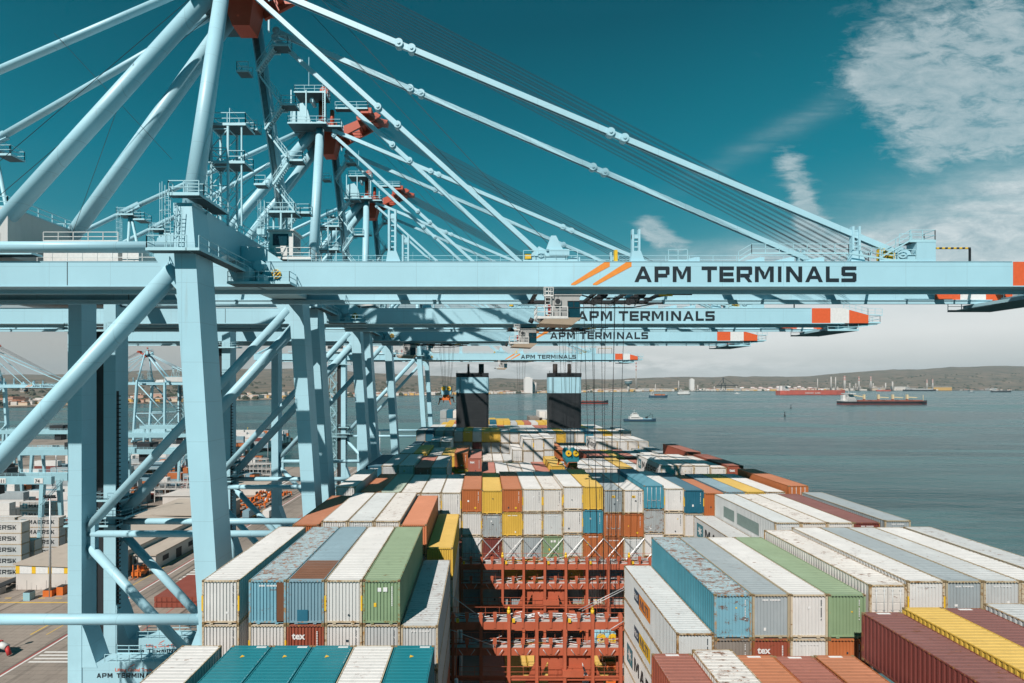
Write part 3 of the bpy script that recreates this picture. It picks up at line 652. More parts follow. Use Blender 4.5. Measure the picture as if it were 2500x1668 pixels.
    for xx in (x + 6.4, x + 10.4):
        for y in (51.8, 53.4, 55.0, 56.4): m.tube((xx, y, Z(9.5)), (xx, y + .2, Z(9.5)), .42, n=14)
    m.box(x + 2.6, x + 3.8, 50.7, 50.9, Z(9.2), Z(9.4), 1); m.box(x + 11.8, x + 13.2, 50.7, 50.9, Z(9.1), Z(9.25), 1); m.tube((x + 12.6, 50.8, Z(9.3)), (x + 15.2, 50.8, Z(9.3)), .11)
    TR = B(m, 'trolley', [DARK, YEL])
    def S(mb, name, mats): return mb.build(name, mats, TR)
    y0 = 48.5
    m = MB(); m.box(x + .45, x + 1.9, y0, y0 + 2.6, Z(6.6), Z(8.75)); m.box(x + 1.9, x + 3.15, y0, y0 + 2.6, Z(8.2), Z(8.75)); m.box(x + .4, x + 3.35, y0 - .1, y0 + 2.7, Z(8.75), Z(8.85))
    m.box(x + 1.9, x + 2.0, y0, y0 + 2.6, Z(6.5), Z(8.2)); m.box(x + 1.9, x + 3.2, y0 + 2.5, y0 + 2.6, Z(6.5), Z(8.2)); m.box(x + 1.0, x + 1.05, y0 - .02, y0, Z(6.6), Z(8.7), 1)
    m.prism([(x - .9, Z(5.95)), (x + 2.4, Z(5.8)), (x + 3.3, Z(6.5)), (x - .2, Z(6.55))], y0 - .4, y0 + 2.6, 2); m.box(x + 1.0, x + 1.9, y0 - .03, y0, Z(6.65), Z(7.55), 3)
    S(m, 'operator_cab', [CABG, DARK, plain('cab_underside', (.38, .30, .22)), plain('cab_locker', (.30, .31, .31))])
    m = MB(); m.box(x + 2.0, x + 3.2, y0 + .03, y0 + .06, Z(6.5), Z(8.2)); m.box(x + 3.17, x + 3.2, y0 + .06, y0 + 2.5, Z(6.5), Z(8.2)); S(m, 'window', GLASS)
    m = MB()
    for a in (x + 1.95, x + 2.55, x + 3.15): m.box(a, a + .06, y0 - .01, y0 + .03, Z(7.55), Z(8.2))
    for r in (7.5, 8.15): m.box(x + 1.95, x + 3.2, y0 - .01, y0 + .03, Z(r), Z(r + .07))
    S(m, 'window_frame', DARK)
    m = MB(); m.box(x + .65, x + 1.25, y0 - .3, y0, Z(7.8), Z(8.45)); m.tube((x + .95, y0 - .33, Z(8.12)), (x + .95, y0 - .3, Z(8.12)), .26, n=16, mi=1); S(m, 'air_conditioner', [CABG, DARK])
    m = MB(); m.rail([(x - 1.1, y0 - .4, Z(6.5)), (x + 1.9, y0 - .4, Z(6.5))], 1.1, .06, .8); m.rail([(x - 1.1, y0 - .4, Z(6.5)), (x - 1.1, y0 + 2, Z(6.5))], 1.1, .06, .8); m.box(x - 1.1, x + 2, y0 - .42, y0 + 2, Z(6.42), Z(6.5))
    for k in (0, .55): m.box(x - .3 + k, x - .24 + k, y0 - .3, y0 - .24, Z(6.5), Z(9.4))
    for k in range(8): m.box(x - .3, x + .31, y0 - .3, y0 - .25, Z(6.8 + k * .33), Z(6.85 + k * .33))
    m.rail([(x - .4, y0 - .3, Z(8.6)), (x + .5, y0 - .3, Z(8.6))], .9, .06, .5)
    S(m, 'railing', CABW)
    m = MB(); m.box(x + .0, x + .3, y0 - .28, y0 - .1, Z(6.9), Z(7.8)); S(m, 'fire_locker', plain('fire_red', (.35, .03, .03)))
    m = MB(); m.box(x - .25, x - .05, y0 - .1, y0 + .3, Z(6.3), Z(6.9)); m.tube((x - .9, y0, Z(6.1)), (x - .9, y0, Z(6.7)), .22, n=10); m.tube((x - 1.7, y0 + .2, Z(6.1)), (x - 1.5, y0 + .2, Z(6.5)), .25, n=10, mi=1); S(m, 'floodlight', [CABW, DARK])
    return T
crane = make_crane()
_k = kidmap()
TROLLEY = {}
for i, (dy, dx, lab) in enumerate(((30.0, 5.3 - 6.35, CRANE_LABEL[1]), (62.0, -18.4 - 6.35, CRANE_LABEL[2]), (148.0, 6.3 - 6.35, CRANE_LABEL[3]))):
    c = copy_tree(crane, _k); c.location.y += dy; c['label'] = lab
    for ch in COL.objects:
        if ch.parent is c and ch.name.startswith('trolley') and not ch.name.startswith('trolley_rail'): ch.location.x = dx
# two more cranes on the far side of the terminal
for (x, y, s_, rot, lab) in ((-300, 436, .83, 180, 'small distant quay crane with a grey house, seen between the legs of the nearest crane'), (-331, 330, .80, 0, 'small distant quay crane at the far left of the picture behind the big brace')):
    c = copy_tree(crane, _k); c.location = (x, y, 3); c.scale = (s_,) * 3; c.rotation_euler = (0, 0, R(rot)); c['label'] = lab; c['group'] = 'distant cranes on the other quay'

# ------------------------------------------------------------------ spreaders hanging from the trolleys
HB_BLUE = paint('headblock_blue', (.35, .62, .72), dirt=.3, rust=.1); HB_TEAL = paint('headblock_teal', (.02, .22, .27), dirt=.3); SPO = paint('spreader_orange', (.72, .17, .03), dirt=.35, rust=.12)
def make_spreader(x, y, r, ropes_top, label, head=HB_BLUE, rope_dx=1.9):
    T = thing('spreader', (x, y, Z(r)), label, 'spreader', 'spreaders hanging under the crane trolleys')
    m = MB()
    m.box(x - 1.1, x + 1.1, y - 1.6, y + 1.6, Z(r + 1.2), Z(r + 1.7))
    for k in (-.62, .62):
        m.prism([(x + k - .5, Z(r + 1.7)), (x + k + .5, Z(r + 1.7)), (x + k + .58, Z(r + 2.6)), (x + k + .25, Z(r + 3.2)), (x + k - .25, Z(r + 3.2)), (x + k - .58, Z(r + 2.6))], y - 1.5, y - 1.3)
        m.prism([(x + k - .5, Z(r + 1.7)), (x + k + .5, Z(r + 1.7)), (x + k + .58, Z(r + 2.6)), (x + k + .25, Z(r + 3.2)), (x + k - .25, Z(r + 3.2)), (x + k - .58, Z(r + 2.6))], y + 1.3, y + 1.5)
    m.box(x - .9, x + .9, y - 1.55, y - 1.4, Z(r + .7), Z(r + 1.25)); m.box(x - .5, x + .5, y - 1.0, y + 1.0, Z(r + 1.7), Z(r + 2.2))
    m.build('headblock', head, T)
    m = MB()
    for k in (-.62, .62):
        for yy in (y - 1.72, y + 1.55): m.tube((x + k, yy, Z(r + 2.6)), (x + k, yy + .15, Z(r + 2.6)), .5, n=18); m.tube((x + k, yy - .03, Z(r + 2.6)), (x + k, yy, Z(r + 2.6)), .15, n=8, mi=1)
    m.build('sheave', [YEL, DARK], T)
    m = MB(); m.box(x - .5, x + .5, y - 3.2, y + 3.2, Z(r + .25), Z(r + .8)); m.box(x - .8, x + .8, y - 1.8, y + 1.8, Z(r + .15), Z(r + .95))
    for s_ in (-1, 1):
        for q in (-.35, .35): m.box(x + q - .12, x + q + .12, y + s_ * 3.1 - 2.9, y + s_ * 3.1 + 2.9, Z(r + .3), Z(r + .65))
        m.box(x - 1.2, x + 1.2, y + s_ * 6.0 - .2, y + s_ * 6.0 + .2, Z(r + .05), Z(r + .55))
        for q in (-1.1, 1.1): m.box(x + q - .12, x + q + .12, y + s_ * 6.0 - .2, y + s_ * 6.0 + .2, Z(r - .25), Z(r + .6)); m.beam((x + q, y + s_ * 6.0, Z(r - .1)), (x + q * 1.25, y + s_ * 6.25, Z(r - .9)), .1, .22)
        m.box(x - .7, x + .7, y + s_ * 2.2 - .4, y + s_ * 2.2 + .4, Z(r + .6), Z(r + 1.15))
    m.build('spreader_frame', SPO, T)
    m = MB()
    for sy in (-1, 1):
        for k in (-.9, -.35, .35, .9): m.tube((x + k * .8, y + sy * 1.55, Z(r + 2.7)), (x + k * rope_dx, y + sy * 1.9, Z(ropes_top)), .027, n=4)
    m.build('hoist_ropes', ROPE, T)
make_spreader(13.2, 54, -29.7, 9.3, 'spreader with pale blue headblock and yellow sheaves lowered into the open hold', rope_dx=2.0)
make_spreader(14.9, 84, -14.2, 9.3, 'dark teal headed spreader with two yellow sheaves just above the container tops', HB_TEAL)
make_spreader(-8.5, 114.3, -3.6, 9.3, 'raised orange spreader with blue headblock hanging left of the funnels')
make_spreader(15.5, 202, -20.5, 9.3, 'farthest spreader on thin ropes beyond the two funnels')

# ------------------------------------------------------------------ shipping containers
PAL = {  # code: (words, colour, rust, dirt)
 'W': ('white', (.72, .71, .69), .30, .30), 'WR': ('rust-stained white', (.72, .69, .65), .52, .35), 'WG': ('pale grey', (.56, .58, .58), .40, .35),
 'G': ('grey', (.36, .41, .43), .3, .35), 'GR': ('rusty grey', (.40, .44, .45), .72, .45), 'B': ('rusty light blue', (.20, .43, .53), .78, .3), 'SB': ('blue-grey', (.22, .36, .43), .35, .3),
 'DB': ('dark blue', (.015, .13, .20), .1, .2), 'T': ('teal', (.012, .20, .245), .0, .08), 'LB': ('bright blue', (.06, .28, .38), .2, .2), 'Y': ('yellow', (.74, .47, .075), .22, .22),
 'O': ('orange-brown', (.50, .155, .05), .22, .28), 'OR': ('orange', (.66, .225, .10), .15, .18), 'R': ('red-brown', (.33, .085, .05), .36, .3), 'M': ('maroon', (.20, .05, .042), .42, .3),
 'GN': ('green', (.25, .36, .21), .25, .25), 'PG': ('pale green', (.46, .54, .44), .3, .25), 'SR': ('salmon red', (.50, .17, .12), .3, .25), 'BR': ('rust-brown', (.46, .15, .055), .3, .3), 'K': ('grey-brown', (.27, .24, .21), .4, .4),
 'WS': ('silver white', (.63, .66, .66), .42, .32)}
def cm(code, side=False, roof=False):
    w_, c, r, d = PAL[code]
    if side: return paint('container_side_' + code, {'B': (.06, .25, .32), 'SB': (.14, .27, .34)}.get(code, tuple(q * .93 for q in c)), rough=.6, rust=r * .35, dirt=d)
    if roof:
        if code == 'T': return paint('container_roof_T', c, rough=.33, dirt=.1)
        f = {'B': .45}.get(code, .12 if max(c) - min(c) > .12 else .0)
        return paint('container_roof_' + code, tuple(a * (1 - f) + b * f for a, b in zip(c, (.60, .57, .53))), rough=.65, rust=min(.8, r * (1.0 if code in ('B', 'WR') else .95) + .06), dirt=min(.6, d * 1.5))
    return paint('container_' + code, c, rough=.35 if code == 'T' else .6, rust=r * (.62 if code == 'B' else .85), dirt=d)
def fm(code):
    w_, c, r, d = PAL[code]
    if code in ('W', 'WR', 'WG', 'G', 'WS'): c = tuple(a * .45 + b * .55 for a, b in zip(c, (.50, .34, .11)))
    return paint('frame_' + code, c, rough=.65, rust=min(.85, r + (.38 if code != 'T' else 0)), dirt=.3, rscale=2.0, rustcol=(.24, .12, .03))
CAST = paint('casting_rust', (.28, .20, .10), rust=.6); HATCH = plain('hatch_yellow', (.72, .50, .10), .6); MARKW = plain('mark_white', (.8, .8, .79), .6); MARKD = plain('mark_dark', (.03, .05, .07), .6)
GALV2 = plain('lock_rod', (.50, .52, .52), .5, .2)
def corr(mb, prof, a, b, kind, mi=0):
    """prof: list of (s, d); kind 'side+','side-','end','roof'; a, b: the extent across"""
    vs = []
    for s, d in prof:
        if kind[:4] == 'side':
            x = (1.2 - d) * (1 if kind[4] == '+' else -1); vs += [(x, s, a), (x, s, b)]
        elif kind == 'end': vs += [(s, .05 + d, a), (s, .05 + d, b)]
        elif kind == 'back': vs += [(s, a[1] - .05 - d, a[0]), (s, a[1] - .05 - d, b)]
        else: vs += [(a, s, b - d), (-a, s, b - d)]
    n = len(prof)
    if kind in ('side+', 'back'): fs = [(2 * i, 2 * i + 2, 2 * i + 3, 2 * i + 1) for i in range(n - 1)]
    elif kind in ('side-', 'end'): fs = [(2 * i, 2 * i + 1, 2 * i + 3, 2 * i + 2)[::-1] for i in range(n - 1)]
    else: fs = [(2 * i, 2 * i + 1, 2 * i + 3, 2 * i + 2)[::-1] for i in range(n - 1)]
    mb.add(vs, fs, mi)
def ribprof(s0, s1, pitch, depth, o=.40, sl=.14):
    n = max(1, round((s1 - s0) / pitch)); p = (s1 - s0) / n; out = []
    for i in range(n):
        b = s0 + i * p; out += [(b, 0), (b + p * o, 0), (b + p * (o + sl), depth), (b + p * (1 - sl), depth)]
    return out + [(s1, 0)]
_cm = {}
def cmeshes(h, Ln, door):
    key = (h, Ln, door)
    if key in _cm: return _cm[key]
    D = {}
    m = MB()
    corr(m, ribprof(.16, Ln - .16, .278, .036), .14, h - .06, 'side+'); corr(m, ribprof(.16, Ln - .16, .278, .036), .14, h - .06, 'side-')
    D['side_walls'] = m.mesh('side_walls', [cm('W')])
    m = MB(); corr(m, ribprof(.30, Ln - .30, .209 * 1.5, .022, .62, .10), 1.13, h - .015, 'roof')
    m.add([(-1.16, .02, h - .012), (1.16, .02, h - .012), (1.16, .30, h - .012), (-1.16, .30, h - .012), (-1.16, Ln - .3, h - .012), (1.16, Ln - .3, h - .012), (1.16, Ln - .02, h - .012), (-1.16, Ln - .02, h - .012)], [(0, 1, 2, 3), (4, 5, 6, 7)])
    m.add([(-1.13, .3, h - .05), (-1.16, .3, h - .05), (-1.16, Ln - .3, h - .05), (-1.13, Ln - .3, h - .05)], [(0, 1, 2, 3)]); m.add([(1.13, .3, h - .05), (1.13, Ln - .3, h - .05), (1.16, Ln - .3, h - .05), (1.16, .3, h - .05)], [(0, 1, 2, 3)])
    D['roof'] = m.mesh('roof', [cm('W')])
    m = MB()
    for sx in (-1, 1):
        for y in (0, Ln - .12): m.box(min(sx * 1.219, sx * 1.09), max(sx * 1.219, sx * 1.09), y, y + .12, .12, h - .11)
        m.box(min(sx * 1.212, sx * 1.15), max(sx * 1.212, sx * 1.15), .18, Ln - .18, h - .07, h - .005); m.box(min(sx * 1.212, sx * 1.16), max(sx * 1.212, sx * 1.16), .18, Ln - .18, .02, .16)
        for y in (-.003, Ln - .177):
            for z in (0, h - .118): m.box(min(sx * 1.222, sx * 1.055), max(sx * 1.222, sx * 1.055), y, y + .18, z, z + .121, 1)
            m.box(sx * 1.14 - .04, sx * 1.14 + .04, y - .004 if y < 1 else y + .17, y + .02 if y < 1 else y + .184, h - .09, h - .03, 2)
    for y in (.0, Ln - .08): m.box(-1.06, 1.06, y, y + .08, h - .13, h - .01); m.box(-1.06, 1.06, y, y + .1, .11, .21); m.box(-.72, -.5, y + .01, y + .09, .02, .11); m.box(.5, .72, y + .01, y + .09, .02, .11)
    m.box(-1.05, 1.05, .3, Ln - .3, .03, .1, 2)
    D['frame'] = m.mesh('frame', [fm('W'), CAST, DARK])
    m = MB(); n = 10                                    # dashed header strip of a tall container
    for i in range(n): m.box(-1.0 + i * .207, -1.0 + i * .207 + .11, -.004, 0, h - .125, h - .085)
    D['header_marks'] = m.mesh('header_marks', [DARK])
    if not door:
        m = MB(); corr(m, ribprof(-1.09, 1.09, .218, .06, .60, .07), .2, h - .13, 'end'); D['end_wall'] = m.mesh('end_wall', [cm('W')])
    else:
        for s_, nm in ((-1, 'door_a'), (1, 'door_b')):
            m = MB(); xa, xb = sorted((s_ * .02, s_ * 1.08)); m.box(xa, xb, .045, .08, .16, h - .14)
            zs = [.2 + (h - .4) * k / 5 for k in range(6)]
            for za, zb in zip(zs, zs[1:]): m.box(xa + .07, xb - .07, .025, .045, za + .05, zb - .04)
            D[nm] = m.mesh('door', [cm('W')])
            m = MB()
            for xr in (s_ * .28, s_ * .80):
                m.tube((xr, .0, .17), (xr, .0, h - .15), .028, n=6)
                for z in (.35, 1.2, h - .4): m.box(xr - .07, xr + .07, -.01, .03, z, z + .06)
                m.box(min(xr, xr - s_ * .3), max(xr, xr - s_ * .3), -.03, -.005, 1.05, 1.11)
            D['lock_' + nm[-1]] = m.mesh('locking_bars', [GALV2])
    _cm[key] = D; return D
GRP = 'containers stacked on the ship'
def setmat(o, i, mat_):
    s_ = o.material_slots[i]; s_.link = 'OBJECT'; s_.material = mat_
NCON = 0
def container(xl, y, rtop, code, label, h=2.9, Ln=12.19, door=False, detail=True, marks=None, group=GRP, rot=0, zabs=None, deco=None):
    global NCON; NCON += 1
    D = cmeshes(round(h, 3), round(Ln, 3), door); z = (Z(rtop) - h) if zabs is None else zabs
    xc = xl + 1.22
    T = bpy.data.objects.new('shipping_container', None); COL.objects.link(T); T.location = (xc, y, z); T.empty_display_size = .5; T.rotation_euler.z = rot; ORG[T.name] = (0, 0, 0)
    tag(T, label, 'container', group)
    def part(nm, me, mats):
        o = bpy.data.objects.new(nm, me); COL.objects.link(o); o.parent = T
        for i, q in mats: setmat(o, i, q)
        return o
    B_, F_ = cm(code), fm(code)
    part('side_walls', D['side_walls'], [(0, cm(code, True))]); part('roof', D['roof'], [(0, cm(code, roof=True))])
    part('frame', D['frame'], [(0, F_)])
    if door:
        for k in 'ab': d = part('door', D['door_' + k], [(0, B_)]); q = part('locking_bars', D['lock_' + k], []); q.parent = d
    else: part('end_wall', D['end_wall'], [(0, B_)])
    if detail:
        if h > 2.7 and code not in ('T',): part('header_marks', D['header_marks'], [])
        light = code in ('W', 'WR', 'WG', 'G', 'WS', 'PG', 'Y')
        m = MB(); rr = random.Random(NCON); mk = marks or rr.choice(['v', 'v', 'h', 'n', 'v'])
        if mk == 'v':
            for i in range(13):
                if i not in (4, 11): m.add([(.78, -.0, h - .42 - i * .105), (.84, -.0, h - .42 - i * .105), (.84, -.0, h - .35 - i * .105), (.78, -.0, h - .35 - i * .105)], [(0, 1, 2, 3)])
        elif mk == 'h':
            for i in range(12):
                if i != 4: m.add([(-.55 + i * .1, -.0, h - .42), (-.48 + i * .1, -.0, h - .42), (-.48 + i * .1, -.0, h - .31), (-.55 + i * .1, -.0, h - .31)], [(0, 1, 2, 3)])
        if mk in 'vh' and m.v:
            m.v = [(a, .035, c) for a, b, c in m.v]; o = m.build('lettering', MARKD if light and mk == 'v' else MARKW, T, org=(0, 0, 0)) if False else None
            o = bpy.data.objects.new('lettering', m.mesh('lettering', MARKD if light and mk == 'v' else MARKW)); COL.objects.link(o); o.parent = T
    if detail and not door and y < 100:
        rr_ = random.Random(NCON * 7 + 3); m = MB()
        for _ in range(rr_.choice([0, 1, 1, 2])):
            a, b = rr_.uniform(-.8, .5), rr_.uniform(.4, h - .9); q = rr_.uniform(.09, .2); m.box(a, a + q, .03, .047, b, b + q * rr_.uniform(.7, 1.4), rr_.choice([0, 1, 1, 2]))
        if m.v:
            o = bpy.data.objects.new('sticker', m.mesh('sticker', [YEL, MARKW, MARKD])); COL.objects.link(o); o.parent = T
    if deco:
        for nm, mb, mats in deco(h, Ln): o = bpy.data.objects.new(nm, mb.mesh(nm, mats)); COL.objects.link(o); o.parent = T
    return T
# decorations -------------------------------------------------
def d_height(h, Ln):                 # yellow height marks on the corner posts
    m = MB()
    for x in (-1.2, 1.2): m.box(x - .045 if x < 0 else x - .06, x + .06 if x < 0 else x + .045, -.008, -.001, h - 2.0, h - 1.0)
    return [('height_marks', m, [YEL])]
def d_tex(h, Ln):
    m = MB(); put_text(m, 'tex', .62, -.88, .03, h - .95, 0, .02)
    for i in range(14): m.box(.72, .80, .02, .03, h - .5 - i * .11, h - .43 - i * .11)
    return [('lettering', m, [MARKW])]
def d_patch(h, Ln):
    m = MB(); m.box(-.55, .15, .02, .045, .02, .95); return [('repair_patch', m, [cm('DB')])]
def d_browncorner(h, Ln):
    m = MB(); m.box(.62, 1.09, .0, .045, .15, h - .13); return [('repair_panel', m, [paint('bare_rust', (.16, .065, .03), rust=.5)])]
def d_label(h, Ln):
    m = MB(); m.box(-.25, -.02, .02, .045, h - .75, h - .5, 0); m.box(.12, .38, .02, .045, h - .75, h - .48, 0); m.box(-.5, -.34, .02, .045, h - 1.75, h - 1.5, 1)
    for i in range(11): m.box(.66, .72, .02, .045, h - .5 - i * .12, h - .41 - i * .12, 0)
    return [('lettering', m, [MARKW, YEL])]
def d_brownroof(h, Ln):
    m = MB(); prof = ribprof(.30, 3.7, .209 * 1.5, .022, .62, .10); corr(m, prof, 1.15, h - .008, 'roof'); return [('replaced_roof_panel', m, [paint('bare_rust_roof', (.20, .09, .05), rust=.4)])] + d_patch(h, Ln)
def d_yellowtri(h, Ln):
    m = MB(); m.add([(-.12, Ln - 1.35, h - .008), (.12, Ln - 1.2, h - .008), (-.12, Ln - 1.05, h - .008)], [(0, 1, 2)]); m.box(.35, .95, Ln - .25, Ln - .12, h - .012, h + .002, 1)
    return [('roof_marks', m, [YEL, MARKW])]
def d_whitebar(h, Ln):
    m = MB(); m.box(-.4, .4, Ln - .26, Ln - .10, h - .012, h + .002); return [('roof_marks', m, [MARKW])]
def d_yroundel(h, Ln):
    m = MB(); m.tube((.45, .03, .55), (.45, .045, .55), .13, n=14); return [('sticker', m, [YEL])]
def d_45(h, Ln):
    m = MB(); m.box(-.22, .22, .025, .045, h - .95, h - .68, 0); put_text(m, '45', .27, -.17, .02, h - .92, 1, .01); return [('lettering', m, [YEL, MARKD])]
def side_text(h, Ln, lines):
    """lines: (text, size, y_from_far_end, z, material idx, bold) on the -x wall"""
    m = MB()
    for t_, s_, yy, z, mi, bo in lines: put_text(m, t_, s_, -1.212, yy, z, mi, bo, side=1)
    return m
STAR_B = plain('star_square_teal', (.03, .20, .26), .5)
def star(m, yc, zc, s, mi_sq, mi_st):
    m.add([(-1.208, yc + s, zc - s), (-1.208, yc - s, zc - s), (-1.208, yc - s, zc + s), (-1.208, yc + s, zc + s)], [(0, 1, 2, 3)], mi_sq)
    for k in range(7):
        a = math.pi / 2 + 2 * math.pi * k / 7; b1, b2 = a + .45, a - .45
        m.add([(-1.212, yc, zc), (-1.212, yc - math.cos(b1) * s * .33, zc + math.sin(b1) * s * .33), (-1.212, yc - math.cos(a) * s * .82, zc + math.sin(a) * s * .82), (-1.212, yc - math.cos(b2) * s * .33, zc + math.sin(b2) * s * .33)], [(3, 2, 1, 0)], mi_st)
def side_words(m, txt, h, y_start, z0, mi):
    t_ = MB(); words(t_, txt, 0, 0, h, 0, 0, wr=1.0); m.add([(-1.212, y_start - x, z0 + z) for x, y, z in t_.v], t_.f, mi)
def d_maersk(h, Ln):
    m = MB(); star(m, Ln - 1.7, h / 2 + .1, .80, 1, 2); side_words(m, 'MAERSK', 1.15, Ln - 3.0, h / 2 - .45, 0)
    return [('lettering', m, [INK, STAR_B, MARKW])]
def d_logo1(h, Ln):
    m = MB(); m.add([(-1.208, Ln - 3.0, h - 1.75), (-1.208, Ln - 4.3, h - 1.75), (-1.208, Ln - 4.3, h - .75), (-1.208, Ln - 3.0, h - .75)], [(0, 1, 2, 3)], 0)
    m.add([(-1.208, Ln - 4.3, h - 1.95), (-1.208, Ln - 7.0, h - 1.95), (-1.208, Ln - 7.0, h - .75), (-1.208, Ln - 4.3, h - .75)], [(0, 1, 2, 3)], 1)
    put_text(m, 'P&O', .62, -1.214, Ln - 3.05, h - 1.5, 2, .015, side=1, sx=.8); put_text(m, 'NLTI', .95, -1.214, Ln - 4.5, h - 1.7, 0, .03, side=1, sx=1.0)
    return [('lettering', m, [DARK_BLUE, SLASH, MARKW])]
def d_logo2(h, Ln):
    m = MB(); m.add([(-1.208, Ln - 3.0, h - 1.95), (-1.208, Ln - 4.3, h - 1.95), (-1.208, Ln - 4.3, h - .95), (-1.208, Ln - 3.0, h - .95)], [(0, 1, 2, 3)], 0)
    m.add([(-1.208, Ln - 4.3, h - 2.1), (-1.208, Ln - 7.0, h - 2.1), (-1.208, Ln - 7.0, h - .95), (-1.208, Ln - 4.3, h - .95)], [(0, 1, 2, 3)], 1); put_text(m, 'P&O', .62, -1.214, Ln - 3.05, h - 1.7, 2, .015, side=1, sx=.8); put_text(m, 'NLTI', .95, -1.214, Ln - 4.5, h - 1.85, 0, .03, side=1, sx=1.0)
    return [('lettering', m, [DARK_BLUE, YEL, MARKW])]
DARK_BLUE = plain('logo_blue', (.015, .07, .12), .5)
def d_greypanels(h, Ln):
    m = MB()
    for a, b in ((2.2, 4.6), (5.2, 9.4)): m.box(-1.214, -1.206, Ln - b, Ln - a, .8, 2.0)
    return [('painted_out_panels', m, [plain('painted_out', (.22, .30, .28), .6)])]
def d_greywhiteside(h, Ln):
    m = MB()
    for i in range(5): m.box(1.206, 1.214, 3.4 - .35 * i, 3.6 - .35 * i, 1.7 - .12 * i, 2.2 - .12 * i)
    return [('lettering', m, [MARKW])]
DECO = {'tex': d_tex, 'hm': d_height, 'patch': d_patch, 'bc': d_browncorner, 'lab': d_label, 'br': d_brownroof, 'tri': d_yellowtri, 'bar': d_whitebar, 'yr': d_yroundel, '45': d_45, 'ma': d_maersk, 'l1': d_logo1, 'l2': d_logo2, 'gp': d_greypanels}
BAYY = {-1: 18.1}
for k in range(0, 12): BAYY[k] = 32.3 + 14.2 * k
BAYY[9] = 163.0; BAYY[10] = 177.0; BAYY[11] = 191.0
P5 = 2.5
